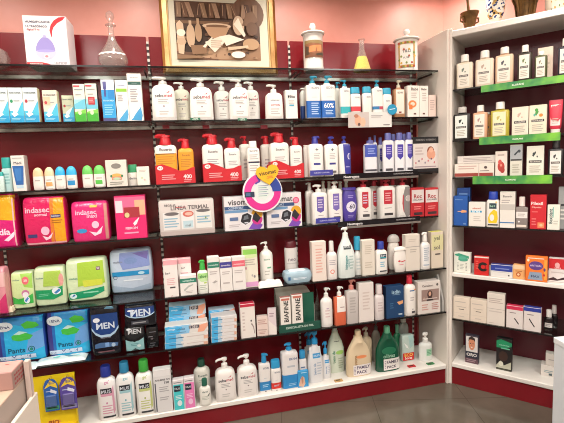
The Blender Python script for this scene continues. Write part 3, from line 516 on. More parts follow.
bottle('S2', 394.3, 405, 80, 87.5, 'slim pump bottle of amber liquid with a white front label', 'b0805c', ('pump', 'd8cdb8', 1, .34, .5), [('r', .12, .12, .88, .92, 'e9dfd2'), ('t', .5, .82, .5, 'ISDIN', '6a605c'), ('r', .35, .14, .6, .19, '8a3030')], 'sq', d=.012)
carton('S2', 407.8, 419.3, 85.6, 'white carton with orange swirls beside the amber pump', 'ece4dc', [('e', .4, .42, .36, .12, 'e88a50'), ('e', .42, .42, .2, .06, 'ecd6c4'), ('r', .1, .25, .4, .4, 'e07a40'), ('t', .6, .9, .6, 'Babe', '6a605c'), ('r', .5, .08, .72, .13, '6a4a44'), lines('c4b8b0', .3, .8, .8, .6, 3)], d=.012)
carton('S2', 419.6, 428.3, 85.8, 'plain white carton beside the orange-swirl one', 'ece4dc', [('t', .5, .9, .6, 'Babe', '6a605c'), ('r', .35, .08, .6, .13, '6a4a44'), lines('c4b8b0', .3, .8, .8, .5, 4)], d=.012)
carton('S2', 428.6, 436, 95, 'low pinkish carton against the white end panel', 'e6d0c6', [lines('c0a8a0', .2, .8, .8, .3, 5)], d=.012)
# sign card and badge clipped to the shelf edge
def card(sh, xl, xr, yt, yb_, label, color, els, d, name='shelf_card', th=.004, ):
    fr, n0, zs = SH[sh]; n = n0 + d; xc = (xl + xr) / 2; u, z1 = hit(fr, xc, yt, n); z0 = hit(fr, xc, yb_, n)[1]; w = hit(fr, xr, (yt + yb_) / 2, n)[0] - hit(fr, xl, (yt + yb_) / 2, n)[0]
    mb = MB(); mb.box(-w / 2, w / 2, 0, th, 0, z1 - z0, mat(color, 'c')); mb.prints(els, w, z1 - z0, lambda x, z: 0, kind='c'); o = mb.build(name, loc=world(fr, u, n, z0), rz=FR[fr][3]); tag(o, label, 'sign'); return o
card('S2', 348.5, 391.8, 112, 127.3, 'small white advertising card with a hands photo clipped to the second shelf', 'e4deda', [('r', 0, 0, .47, 1, 'c9bdb8'), ('e', .22, .45, .08, .35, 'dba88c'), ('e', .33, .35, .06, .3, 'e4b89c'), ('e', .18, .75, .05, .12, 'b87a60'), ('e', .24, .2, .03, .1, '6a4a44'), ('l', .52, .8, .8, .62, 2, '9a9694'), ('r', .8, .12, .95, .17, '5a5658')], -.012)
fr, n0, zs = SH['S2']; u, z = hit('L', 392.2, 109.5, n0 - .016); r_ = hit('L', 396.9, 109.5, n0 - .016)[0] - u
mb = MB(); mb.loft([(-.002, r_, r_, 2), (.002, r_, r_, 2)], mat('2494be')); mb.add([(x, y, .0025) for x, y in ((-.6 * r_, -.1 * r_), (.6 * r_, .1 * r_), (.6 * r_, .25 * r_), (-.6 * r_, .05 * r_))], [(0, 1, 2, 3)], mat('cfe6ee')); o = mb.build('round_badge', loc=(u, n0 - .016, z), rot=(math.radians(90), 0, 0)); tag(o, 'round turquoise badge on the corner of the white advertising card', 'sign')
def tagstrip(sh, xc, yc, wpx, hpx, colr, label, d=-.004, els=()):
    fr, n0, zs = SH[sh]; n = n0 + d; u, z = hit(fr, xc, yc, n); k = hit(fr, xc + 1, yc, n)[0] - u; w, h = wpx * k, hpx * k
    mb = MB(); mb.box(-w / 2, w / 2, -.002, .0015, -h / 2, h / 2, mat(colr)); mb.prints([(e[0], *e[1:]) for e in els], w, h, lambda x, z: -.002, z0=-h / 2); o = mb.build('shelf_tag', loc=world(fr, u, n, z), rz=FR[fr][3]); tag(o, label, 'price tag', 'small shelf tags'); return o
tagstrip('S2', 195.3, 119, 10, 2.6, '2c6e52', 'small green shelf tag under the third big white pump bottle', els=[('t', .5, .5, .6, '-20%', 'd8e8dc')])
tagstrip('S2', 242.3, 119.4, 9, 2.4, '2c6e52', 'small green shelf tag by the twin white pump bottles', els=[('t', .5, .5, .6, '-20%', 'd8e8dc')])
for i, (x, t_) in enumerate(((166, 'under the first big pump bottle'), (206, 'under the third big pump bottle'), (264, 'in the gap beside the small pump bottle'))): tagstrip('S2', x, 127, 7, 3.5, '9c2434', 'red tag hanging below the second shelf ' + t_, d=.1)
# ---------- third row
T1 = '2fa6a0'
bottle('S3', -4, 4, 172, 176, 'small teal-capped bottle cut by the photo edge', 'cfe6e0', ('flip', T1), [], 'flat', name='lotion_bottle')
bottle('S3', 1.5, 12, 157.6, 168, 'pale teal tube with a bright teal cap beside the boxed blue tube', 'bfe0e0', ('flip', T1), [lines('8cc0c0', .2, .8, .8, .3, 4)], 'flat', name='lotion_bottle', d=.04)
carton('S3', 12, 25.2, 155.6, 'white box showing a blue tube on its front beside the roll-ons', 'e8e2dc', [('p', [(.06, .72), (.94, .72), (.8, .18), (.22, .18)], '2c66ac'), ('p', [(.2, .65), (.75, .65), (.66, .3), (.3, .3)], '3d7cc0'), ('r', .24, .08, .78, .17, 'b8d4e4'), ('t', .5, .8, .6, 'Medi', '5a5a62'), ('l', .1, .9, .97, .9, 1, 'c0b8b4')], side='cfc4bc', dep=.06)
G = 'roll-on deodorants on the third shelf'
def roll(xl, xr, yt, c, label, e=()): bottle('S3', xl, xr, yt, yt + 9, label, 'ece6e0', ('dome', c), [('l', .25, .75, .8, .6, 1, 'b8b0aa')] + list(e), 'roll', dep=.035, name='roll_on_deodorant', cat='deodorant', g=G)
roll(32.3, 43.4, 167.6, 'eec79c', 'peach-capped roll-on with a plain white front'); roll(44, 54.4, 167, 'eed0a8', 'peach-capped roll-on with a tan block', [('r', .15, .25, .8, .55, 'd8a468')])
roll(54.6, 65.3, 166.5, '35b0e2', 'blue-capped roll-on with a plain white front'); roll(65.7, 76.8, 166, '35b0e2', 'blue-capped roll-on with a blue block', [('r', .15, .25, .82, .6, '2890cc')])
roll(81.8, 93, 165.4, '6cc860', 'green-capped roll-on with a plain white front'); roll(93.3, 105.2, 165, '6cc860', 'green-capped roll-on with a green block', [('r', .15, .25, .75, .55, '5cc050')])
carton('S3', 106, 127, 160, 'grey-white display box with an oval window and a coloured ribbon picture', 'dfd8ce', [('e', .5, .78, .24, .1, '85807a'), ('e', .5, .4, .27, .1, 'e0b060'), ('r', .26, .25, .74, .38, 'd8846a'), ('e', .24, .4, .05, .05, '2a7a4a'), ('e', .76, .4, .05, .05, '2a7a4a'), ('l', .15, .85, .2, .06, 2, '8a8a80'), ('e', .5, .3, .2, .05, 'b8d0b0')], dep=.05, side='b8b0a8')
bottle('S3', 127.6, 138, 164.6, 172.3, 'white bottle with a dark green cap behind the small cream carton', 'e4e0d8', ('flip', '2f9462'), [('t', .5, .55, .7, 'derm', '7a7a80')], 'flat', name='lotion_bottle', d=.05)
carton('S3', 137, 149.3, 166.6, 'small cream carton with a faint leaf print near the upright', 'ece6da', [('e', .4, .4, .1, .06, 'c8d0b0'), ('e', .6, .3, .08, .05, 'e0b8b0'), ('l', .2, .8, .85, .7, 2, 'c8c0b8')])
RED, OR = 'c9202c', 'eaa02c'
def twin(x, tops, bodies, cols, label, tag_=None):
    # two pump bottles held in one red sleeve: x = (l1, r1, l2, r2), tops = pump tops, bodies = shoulder heights
    l1, r1, l2, r2 = x; q = place('S3', l1, r2, min(tops), d=.012); dep = .075; rt = empty('twin_pack', rootpos(q, dep)[0]); tag(rt, label, 'twin pack', 'twin packs in red sleeves'); W = q.w; H = q.h; sc_ = W / (r2 - l1); xm = (l1 + r2) / 2
    for (a, b, yt, yb_, c) in ((l1, r1, tops[0], bodies[0], cols[0]), (l2, r2, tops[1], bodies[1], cols[1])):
        w = (b - a) * sc_ * .97; cx = ((a + b) / 2 - xm) * sc_; h = q.hy(yb_); e = 4; mb = MB()
        pr = PROF['flat'][0]; mb.loft([(t * h + .001, w / 2 * k, dep / 2 * .9 * min(k, 1), e) for t, k in pr], mat(c)); br = mb.build('bottle', rt, loc=(cx, 0, 0))
        mb = MB(); pump_mesh(mb, mat(RED), h, q.hy(yt) - h, w * .27, w * .42, -1, 0, True, 20); mb.build('pump', br)
        mb = MB(); f = surf('flat', w, dep * .9, h)
        if c == OR: els = [('r', .12, .4, .88, .88, 'e49a28'), ('t', .5, .8, .5, 'Eucerin', '9a5a20'), lines('c07a20', .15, .85, .7, .45, 5)]
        elif c == 'mix': els = []
        else: els = [('r', .15, .4, .85, .88, c), ('t', .5, .8, .45, 'Eucerin', '5a5358'), lines('a8a2a4', .22, .78, .62, .46, 3)]
        if c == 'ece6dc' : els = [('r', .02, .0, .98, .78, OR), ('t', .5, .88, .55, 'Eucerin', '5a5358'), ('l', .05, .95, .79, .74, 1, '6a4a20'), lines('c88420', .1, .9, .72, .5, 4)]
        mb.prints(els, w, h, f, True); mb.build('label', br)
    hs = q.hy(bodies[0]) * .5; mb = MB(); y = -dep / 2 - .002; A = [(-W / 2, hs * .95), (-W * .32, hs * 1.02), (-W * .1, hs * .85), (W * .1, hs * .66), (W * .28, hs * .68), (W * .42, hs * .8), (W / 2, hs * .82)]
    v = [(a, y, 0.0) for a, _ in A] + [(a, y, b) for a, b in A] + [(a, -y, 0) for a, _ in A] + [(a, -y, b) for a, b in A]; n = len(A); f = []
    for i in range(n - 1): f += [(i, i + 1, n + i + 1, n + i), (2 * n + i + 1, 2 * n + i, 3 * n + i, 3 * n + i + 1)]
    f += [(0, n, 3 * n, 2 * n), (n - 1, 3 * n - 1, 4 * n - 1, 2 * n - 1)]; mb.add(v, f, mat(RED))
    mb.prints([('e', .12, .82, .075, .11, 'ece4e0'), ('t', .12, .82, .07, '+1', 'c9202c'), ('t', .8, .35, .22, '400', 'f4dcdc'), ('l', .7, .92, .22, .06, 2, 'e8a0a4'), ('l', .15, .5, .5, .2, 3, 'e8a0a4')], W, hs, lambda a, b: y); mb.build('sleeve', rt)
twin((154.8, 177.6, 178, 194.5), (134.5, 139), (144.5, 148.5), ('ece6dc', OR), 'twin pack of orange-filled wash bottles in a red sleeve next to the upright')
twin((202.5, 224, 224.6, 241.2), (134.2, 138.2), (143.8, 148), ('ece8e2', 'ece8e2'), 'twin pack of white lotion bottles in a red sleeve beside the orange twin pack')
twin((270.8, 290.2, 290.8, 303.6), (133, 137), (142, 145.5), ('ece8e2', 'ece8e2'), 'twin pack of white lotion bottles in a red sleeve behind the yellow heart')
G = 'red-topped white lotion bottles'
bottle('S3', 239.5, 252, 136, 144, 'single white lotion bottle with a red pump behind the capped one', 'e8e2da', ('pump', RED, -1, .34, .7), [lines('b0a8a8', .3, .7, .6, .3, 3)], 'flat', d=.1, g=G)
bottle('S3', 261, 273, 136, 144, 'single white lotion bottle with a red pump tucked beside the heart sign', 'e8e2da', ('pump', RED, -1, .5, .7), [lines('b0a8a8', .3, .7, .6, .3, 3), ('e', .6, .35, .2, .07, 'c9202c')], 'flat', d=.09, g=G)
bottle('S3', 247.5, 260.2, 141, 147.5, 'white capped lotion bottle with one black stripe behind the round sign', WH, ('cap', WH, .62), [('t', .5, .9, .62, 'Eucerin', '5a5358'), ('r', .05, .52, .95, .57, '2c2c44'), lines('b8b0b0', .15, .85, .8, .62, 3), lines('b8b0b0', .15, .85, .48, .25, 3)], 'flat', d=.005, name='capped_bottle')
G = 'purple-pumped white lotion bottles'
PU = '3a3a9a'
def neu(c): return [('t', .52, .82, .2, '+', '5a5a60'), lines('b8b2b4', .3, .75, .72, .52, 4), ('r', .28, .36, .74, .42, c), ('r', .3, .1, .78, .17, '6a6664')]
bottle('S3', 303.8, 310.5, 145.2, 146, 'plain white bottle wedged beside the red twin pack', 'e2dad4', ('flip', 'e2dad4'), [], 'flat', d=.06, name='capped_bottle', yr=None)
bottle('S3', 308.8, 323.8, 136.3, 143.8, 'white lotion bottle with a violet pump above the blue strip', WH, ('pump', PU, 1, .42, .5), neu('3a3a8a'), 'flat', g=G)
bottle('S3', 325, 338.6, 136.5, 144, 'white lotion bottle with a violet pump beside the curved blue bottle', WH, ('pump', PU, 1, .38, .4), neu('3a3a8a'), 'flat', g=G)
bottle('S3', 339.2, 351, 136.3, 143.6, 'curved white and deep blue bottle with a violet pump', WH, ('pump', PU, 1, .36, .2), [('p', [(.45, .02), (.98, .02), (.98, .98), (.3, .98), (.38, .8), (.36, .5), (.4, .2)], '3a3a94'), ('e', .8, .6, .14, .1, 'e0dcec'), ('e', .84, .6, .1, .08, '5a5aa8'), ('l', .5, .85, .3, .24, 1, 'a8a8d8')], 'flat', g=G)
# display trays with black fronts
def tray(sh, xl, xm, xr, label, d=-.02):
    fr, n0, zs = SH[sh]; u0 = hit(fr, xl, 0, n0 + d)[0] if False else hit(fr, xl, proj(world(fr, hit(fr, xl, 170, n0 + d)[0], n0 + d, zs))[1], n0 + d)[0]; u1 = hit(fr, xr, proj(world(fr, 1.4, n0 + d, zs))[1], n0 + d)[0]
    rt = empty('display_tray', world(fr, u0, n0 + d, zs), FR[fr][3]); tag(rt, label, 'display tray', 'black display trays'); W = u1 - u0
    MB().box(0, W, 0, .005, -.022, .012, mat('17151a', 's')).box(0, W, .006, .017, .0008, .004, mat('17151a', 's')).build('front_lip', rt)
    um = (xm - xl) / (xr - xl) * W; MB().box(um, W - .0, -.006, -.0005, -.034, -.022, mat('b9b4b0', 'm')).box(um, W, -.0045, .004, -.0225, -.021, mat('b9b4b0', 'm')).build('metal_bar', rt)
    for e in (('t', .2, .35, .18, 'Neutrogena', 'd8d4d4'), ('t', .82, .55, .24, 'NORWEGIAN FORMULA', '9a9696')): mb = MB(); mb.prints([e], W, .034, lambda a, b: 0, z0=-.022); mb.build('lettering', rt, loc=(W / 2, 0, 0))
    return u0, u1
tray('S3', 334, 343, 418, 'black display tray with a silver bar on the third shelf')
tray('S4', 338, 345, 420, 'black display tray with a silver bar on the fourth shelf')
card('S3', 310.3, 333, 170, 175.3, 'blue strip with white lettering below the violet-pumped bottles', '3d3d96', [('t', .5, .5, .7, 'CUIDADO CORPORAL', 'c0c0e4')], -.014, 'shelf_strip')
card('S4', 316, 340, 217.8, 222.8, 'blue strip with white lettering below the white-pumped bottles', '3d3d96', [('t', .5, .5, .7, 'CUIDADO CORPORAL', 'c0c0e4')], -.014, 'shelf_strip')
G = 'violet-capped hand cream bottles'
VC = '6a6cb0'
bottle('S3', 364.8, 377.6, 140.5, 143.4, 'white bottle with a royal blue upper label at the tray start', 'e6e4e8', ('cap', VC, .5), [('r', .02, .56, .98, .96, '3f52b0'), ('l', .2, .8, .86, .64, 3, '9aa8e0'), ('r', .02, .1, .9, .16, '4a4850')], 'flat', g=G, name='capped_bottle', dep=.045)
def hand(lbl, xl, xr, yt, d=.012): bottle('S3', xl, xr, yt, yt + 7, lbl, 'e8e6ea', ('cap', VC, .55), [('p', [(.2, .5), (.5, .4), (.8, .5), (.8, .86), (.2, .86)], '4a3fa0'), ('l', .28, .72, .8, .56, 4, 'b0a8dc'), ('r', .18, .08, .82, .15, '4a4850')], 'flat', g=G, name='capped_bottle', d=d, dep=.03)
for i, (a, b, y) in enumerate(((368.2, 373.2, 137), (373.8, 377.6, 135.3), (390, 398, 134), (401, 408, 133.8), (378.3, 384, 137.5))): hand('violet-capped bottle in the back row of the black tray, %s' % ['behind the blue-labelled one', 'second along the back', 'behind the first pair', 'furthest along the back', 'beside the blue-labelled one'][i], a, b, y, .105)
hand('violet-capped bottle with violet label, first of three in the tray front', 383.2, 394.2, 133); hand('violet-capped bottle with violet label, middle of three in the tray front', 395, 405, 132.8); hand('violet-capped bottle with violet label beside the woman poster', 405.4, 414, 132.4)
# illustrated board by the end panel
fr, n0, zs = SH['S3']
card('S3', 413.2, 438.6, 136.8, 173.5, 'black-framed advertising board showing a bare-shouldered woman beside the end panel', '17151a', [('r', 0, .14, 1, .82, 'd9cfcb'), ('t', .5, .92, .8, 'CUIDADO INTENSIVO', '8a8686'), ('e', .68, .6, .14, .14, '8a4a34'), ('e', .7, .52, .17, .14, 'd89a80'), ('e', .7, .64, .08, .07, 'e4ae94'), ('l', .08, .4, .74, .5, 3, 'c0aeac')] + [('e', .1 + i * .12, .3 + .05 * (i % 3), .025, .03, ['c86a74', '6a4a60', 'c05a6a', '8a7a90'][i % 4]) for i in range(7)] + [('l', .05, .95, .22, .16, 1, '9a8a90')], .002, 'advertising_board')
# ---------- fourth row
M1, M2 = 'd61a68', 'e83a84'
G = 'magenta packs of pads'
soft_pack('S4', -14, 15.5, 194, 'magenta and yellow pad pack cut by the photo edge', 'd01c62', [('p', [(0, .55), (1, .5), (1, .97), (0, .97)], 'ecaa22'), ('p', [(0, 0), (1, 0), (1, .5), (0, .54)], 'd81f78'), ('p', [(.55, .14), (.75, .22), (.98, .32), (.9, .2), (.7, .12)], 'f0d8ec'), ('t', .6, .3, .4, 'día', 'f4d8ea'), ('r', .93, .02, .97, .9, 'f0c0c0')], dep=.12, g=G, d=.02)
soft_pack('S4', 23, 66, 197, 'wide magenta pad pack with a yellow end panel', 'd4205e', [('r', .72, .02, .98, .97, 'e9a01e'), ('p', [(.66, .97), (.74, .97), (.72, .5), (.7, .02), (.62, .02)], 'df7a30'), ('t', .35, .74, .58, 'indasec', 'f4bcd0'), ('t', .42, .64, .3, 'normal', 'f4bcd0'), ('r', .66, .56, .9, .63, '333a64'), ('t', .78, .595, .2, 'DISCREET', 'e0d8e0'), ('l', .68, .95, .53, .44, 2, 'a86a20'), ('e', .5, .3, .1, .09, 'f0b8d0'), ('p', [(.42, .2), (.55, .16), (.68, .26), (.62, .14), (.5, .1)], 'f6d0e0'), ('r', .08, .17, .3, .24, '3c3a70'), ('r', .03, .02, .98, .06, 'e8a8b4')], dep=.1, g=G)
soft_pack('S4', 71.5, 108.8, 201.5, 'smaller magenta pad pack with a bright blue oval', 'dc2c74', [('t', .4, .74, .58, 'indasec', 'f6b8d4'), ('t', .56, .64, .28, 'maxi', 'f6b8d4'), ('r', .52, .85, .72, .91, 'ecb04a'), ('e', .26, .28, .14, .055, '3a92cc'), ('e', .64, .42, .1, .09, 'f4c4dc'), ('p', [(.46, .26), (.66, .22), (.84, .38), (.78, .2), (.6, .14)], 'f8d8e8'), ('r', .9, .05, .985, .93, 'c88a80')], dep=.09, g=G)
carton('S4', 115.5, 146.3, 195.6, 'magenta carton with a pale top and a dark red window', 'e0246c', [('r', 0, .62, 1, .98, 'e46a94'), ('r', .02, .62, .25, .9, 'e8d4dc'), ('r', .65, .55, .99, .9, 'eab08c'), ('r', .28, .5, .8, .74, 'a8323c'), ('e', .38, .56, .08, .06, 'd8c890'), ('t', .5, .25, .4, 'FIBROM', 'f8c8dc'), ('p', [(.56, .36), (.64, .42), (.78, .5), (.68, .34), (.6, .3)], 'f4e4ec'), ('l', .25, .75, .18, .1, 1, 'f0a0c0')], dep=.07, side='b81a54', cat='pack')
q = carton('S4', 159.5, 215, 199.6, 'pale grey counter display box with rounded shoulders and three product panels', 'cfc6c2', [('r', 0, 0, 1, .12, 'b5a8a4'), ('t', .56, .8, .7, 'LÍNEA TERMAL', '6a6264'), ('t', .2, .87, .2, 'REGALO', '5a5456'), ('l', .3, .5, .82, .78, 1, 'c05058'), ('r', .06, .16, .36, .66, 'dedad8'), ('r', .39, .16, .62, .66, 'e0dedd'), ('r', .65, .16, .95, .66, 'dcdad6'), ('e', .22, .62, .13, .05, '6a6466'), ('e', .8, .67, .13, .045, '6a6466'), ('e', .52, .6, .1, .09, 'c8685c'), ('e', .53, .6, .07, .05, 'e0b4a4'), lines('8ab0c4', .08, .34, .52, .22, 4), lines('8ab0c4', .68, .93, .54, .3, 3), ('r', .42, .2, .6, .4, 'b8d0d8'), ('t', .51, .27, .1, 'mel', '6a6a70'), ('e', .84, .46, .015, .03, '7a9a4a')], dep=.1, bev=.012, cat='display box', name='display_box')
def viso(els): return [('t', .42, .84, .66, 'visomat', '5a5458'), ('r', 0, .62, .8, .72, '34507e'), ('r', 0, .53, .6, .61, '6a94bc'), ('t', .3, .67, .4, 'COMFORT', 'b8c8dc'), ('p', [(.6, .02), (.78, .3), (.98, .12), (.9, .0)], '7a4ab0'), ('e', .84, .3, .14, .16, 'c8308a'), ('e', .84, .46, .15, .16, 'd8a02c'), ('p', [(.68, .34), (.8, .52), (.94, .34), (.84, .2)], '2c2a30'), ('p', [(.37, .24), (.42, .48), (.58, .55), (.74, .44), (.68, .2), (.5, .12)], 'e0dce2'), ('p', [(.4, .26), (.45, .46), (.58, .51), (.7, .42), (.65, .23), (.52, .16)], '24232b'), ('p', [(.47, .3), (.5, .42), (.6, .45), (.61, .33)], '6a7078'), ('r', .5, .2, .6, .24, 'c8ccd4'), ('r', .12, .3, .34, .4, '5a7098'), ('l', .1, .4, .2, .1, 2, 'b8b0b4')] + els
G = 'blood pressure monitor boxes'
carton('S4', 224.6, 263.5, 196.3, 'white monitor box with colour swirl behind the round sign, plain corner', 'dfdadc', viso([]), dep=.1, g=G, side='c8c0c0')
carton('S4', 266.8, 301.8, 193, 'white monitor box with colour swirl and a pink round seal', 'dfdadc', viso([('o', .85, .78, .09, .03, 'd8507a'), ('e', .85, .78, .055, .06, 'e890a8')]), dep=.1, g=G, side='c8c0c0')
# round sign with yellow heart
n = 2.52; u, z = hit('L', 262.7, 192, n); rr = hit('L', 282.4, 192, n)[0] - u; rt = empty('round_promotion_sign', (u, n, z)); tag(rt, 'round white promotion sign with a pink ring and a yellow heart', 'sign')
mb = MB(); N = 40; v = [(rr * math.cos(6.2832 * i / N), y, rr * math.sin(6.2832 * i / N)) for y in (0, .004) for i in range(N)]; mb.add(v, [list(range(N)), list(range(N, 2 * N))[::-1]] + [(i, N + i, N + (i + 1) % N, (i + 1) % N) for i in range(N)], mat('e9e5e8'))
def arc(a0, a1, r0, r1, c, tip=0, k=1):
    v = []; n_ = 14
    for i in range(n_ + 1):
        a = math.radians(a0 + (a1 - a0) * i / n_)
        for r in (r0, r1): v.append((rr * r * math.cos(a), -.0006 * k, rr * r * math.sin(a)))
    f = [(2 * i, 2 * i + 1, 2 * i + 3, 2 * i + 2) for i in range(n_)]
    if tip: a = math.radians(a1 + tip); b = math.radians(a1); v += [(rr * (r1 + .12) * math.cos(b), -.0006 * k, rr * (r1 + .12) * math.sin(b)), (rr * (r0 - .12) * math.cos(b), -.0006 * k, rr * (r0 - .12) * math.sin(b)), (rr * (r0 + r1) / 2 * math.cos(a), -.0006 * k, rr * (r0 + r1) / 2 * math.sin(a))]; f.append((len(v) - 3, len(v) - 2, len(v) - 1))
    mb.add(v, f, mat(c))
arc(60, 175, .58, .92, 'dc3f98'); arc(100, 130, .5, .92, '5f4aa6', 0, 2); arc(110, 185, .58, .92, 'dc3f98', 0, 3); arc(-150, 20, .58, .92, 'd8308c', 0, 2); arc(0, 50, .5, .95, '33489c', 0, 3); arc(-170, -20, .6, .9, 'd8308c', 0, 3)
mb.box(-rr * .9, -rr * .42, -.003, -.0015, -rr * .22, rr * .04, mat('2f3c54')); mb.box(-rr * .84, -rr * .62, -.004, -.003, -rr * .16, -rr * .02, mat('4a6e94'))
mb.add([(rr * a, -.0022, rr * b) for a, b in ((-.4, -.05), (-.3, .3), (-.1, .52), (.2, .5), (.4, .3), (.38, -.1), (.1, -.42), (-.1, -.3), (-.2, -.42))], [list(range(9))], mat('dfe6e2'))
for i in range(6): mb.box(-rr * .22, rr * (.2 if i % 2 else .28), -.0035, -.003, rr * (.3 - .1 * i), rr * (.325 - .1 * i), mat('6a9a94' if i % 2 else '8a8ab4'))
mb.build('disc', rt)
hu, hz = hit('L', 267.6, 175.2, n); hw = hit('L', 279.2, 175.2, n)[0] - hu; mb = MB(); hp = [(-1, .35), (-.85, .75), (-.5, .9), (-.18, .8), (0, .55), (.18, .8), (.5, .9), (.85, .75), (1, .35), (.85, -.05), (.5, -.45), (0, -.88), (-.5, -.45), (-.85, -.05)]
L_ = len(hp); mb.add([(a * hw, y, b * hw * .92) for y in (-.011, -.007) for a, b in hp], [list(range(L_)), list(range(L_, 2 * L_))[::-1]] + [(i, (i + 1) % L_, L_ + (i + 1) % L_, L_ + i) for i in range(L_)], mat('efb728'))
mb.prints([('t', .5, .58, .74, 'visomat', '5a4420'), ('t', .55, .36, .3, '-20%', 'd8702c')], hw * 2, hw * 1.8, lambda a, b: -.011, z0=-hw * .82); mb.build('heart', rt, loc=(hu - u, 0, hz - z), rot=(0, math.radians(-8), 0))
G = 'white-pumped lotion bottles on the fourth shelf'
def nw(c, x=.3): return [('p', [(.28, .42), (.5, .36), (.72, .42), (.72, .86), (.28, .86)], c), ('l', .34, .66, .8, .5, 4, 'cfc4dc'), ('r', .3, .12, .78, .2, '4a4648'), ('l', .35, .7, .3, .26, 1, 'a09a9a')]
bottle('S4', 306, 315, 182.5, 190.5, 'white pump bottle behind the first violet-labelled one, near the monitor boxes', 'e2dcd6', ('pump', 'e4ded8', -1, .42, .8), [], 'flat', g=G, d=.09, dep=.04)
bottle('S4', 311.8, 328, 184.8, 192.2, 'white pump bottle with violet label, first above the blue strip', 'eae5e0', ('pump', 'eae6e0', -1, .36, .7), nw('6a5aa8'), 'flat', g=G)
bottle('S4', 328.4, 343, 181.5, 188.7, 'white pump bottle with violet label beside the oval violet bottle', 'eae5e0', ('pump', 'eae6e0', 1, .36, .4), nw('7a6ab4'), 'flat', g=G)
for i, x in enumerate((324, 330, 335.5, 341, 347)): bottle('S4', x - 2.6, x + 2.6, 181 + (i % 2) * .4, 187.5, 'cream pump bottle in the back row, %s' % ['just behind the first violet label', 'second along', 'third along', 'fourth along', 'last before the red pumps'][i], 'e0d8ce', ('pump', 'dcd4c6', 1, .6, .6), [], 'flat', d=.1, g=G, dep=.03)
bottle('S4', 343, 358, 187.6, 190, 'oval violet bottle with a white circle marked minus sixty', '4d3c98', ('flip', '4d3c98'), [('e', .52, .48, .33, .17, 'dcd8e8'), ('t', .52, .49, .5, '-60', '4a4460'), ('l', .3, .7, .85, .74, 2, '9a90c8'), ('l', .3, .7, .24, .14, 2, '9a90c8')], 'oval', name='oval_bottle', d=.0)
G = 'red-pumped lotion bottles on the fourth shelf'
RL = 'c02c3c'
bottle('S4', 357.4, 372, 179.4, 187.2, 'white bottle with a red pump and red label beside the oval violet bottle', 'e8e3de', ('pump', RL, 1, .4, .5), nw(RL), 'flat', g=G)
bottle('S4', 370, 380, 180.5, 186, 'red-pumped white bottle half hidden in the back row', 'ddd6d0', ('pump', RL, 1, .42, .5), nw(RL), 'flat', g=G, d=.09, dep=.035)
bottle('S4', 379.5, 385.5, 178.8, 186, 'red-pumped white bottle behind the large front one, nearer the violet oval', 'ddd6d0', ('pump', RL, 1, .5, .5), [], 'flat', g=G, d=.1)
bottle('S4', 390, 397.5, 178, 185, 'red-pumped white bottle in the back row behind the large front label', 'ddd6d0', ('pump', RL, 1, .5, .5), [], 'flat', g=G, d=.1)
bottle('S4', 379.5, 396, 180, 186, 'large white bottle with a big red label in the tray front', 'e8e3de', ('pump', RL, 1, .34, .4), [('r', .22, .46, .74, .88, RL), ('l', .3, .66, .82, .54, 4, 'e4a8ac'), ('l', .25, .7, .36, .32, 1, '8a8486'), ('r', .24, .12, .76, .19, '3a3638')], 'flat', g=G)
bottle('S4', 397, 411, 178, 185.2, 'curved white and grey bottle with a red pump and a round emblem', 'e8e3de', ('pump', RL, 1, .34, .5), [('p', [(.62, .02), (.98, .1), (.98, .95), (.55, .95), (.38, .7), (.34, .45), (.42, .2)], '8a8482'), ('o', .75, .6, .2, .05, 'e6e0dc'), ('e', .75, .6, .14, .1, 'c0b8b4'), ('p', [(.36, .7), (.42, .7), (.38, .45), (.46, .2), (.4, .2), (.32, .45)], RL)], 'flat', g=G)
G = 'red and white boxes by the end panel'
for xl, xr, t_ in ((411.3, 424.4, 'beside the curved grey bottle'), (425.2, 438.6, 'touching the white end panel')):
    carton('S4', xl, xr, 187.8, 'red and white rounded box with a black signature, ' + t_, 'b8242e', [('r', .03, .5, .97, .94, 'd8cecb'), ('t', .5, .72, .6, 'Roc', 'a03038'), ('t', .5, .6, .7, 'COLLAGEN', '2c2628'), ('l', .2, .8, .4, .25, 2, 'e08080'), ('r', .2, .08, .85, .17, '3c2a30')], dep=.05, g=G, bev=.004, d=-.0)
# ---------- fifth row
soft_pack('S5', -8, 5.5, 268.5, 'rosy pad pack cut by the photo edge on the fifth shelf', 'd8909a', [('p', [(.5, .3), (1, .45), (1, 0), (.4, 0)], 'd03870'), ('r', .5, .6, 1, .9, 'e0b0b0')], dep=.09, d=.03)
pouch('S5', 2, 13, 300, 313, 'crumpled cream wrapper lying at the shelf end by the photo edge', 'd8c8b0', [(.1, 0, .5, .4, 'e8dccc'), (.5, .2, .2, .2, 'b8685a')], L=.045, hh=.03)
G = 'pastel incontinence packs on the fifth shelf'
soft_pack('S5', 11, 33.6, 272.5, 'smallest green pad pack with a pink spot', 'cfe0b4', [('r', .02, .3, .98, .96, 'c9dfa0'), ('p', [(.45, .96), (.98, .96), (.98, .55), (.6, .6)], '9ccc5c'), ('t', .26, .8, .32, 'moltex', '6a8a80'), ('e', .68, .77, .16, .11, 'e06a74'), ('t', .68, .77, .16, '20', 'f4dcd8'), ('p', [(.04, .36), (.3, .28), (.6, .3), (.96, .4), (.96, .14), (.5, .12), (.04, .16)], '3cae4c'), ('e', .64, .42, .18, .1, 'c87aa0'), ('e', .64, .38, .14, .08, 'e8e4ea'), ('e', .68, .24, .14, .1, 'dfe8f0'), ('p', [(.56, .22), (.72, .32), (.78, .28), (.64, .18)], '4a8ac8')], yb=309, g=G, side='b8d090')
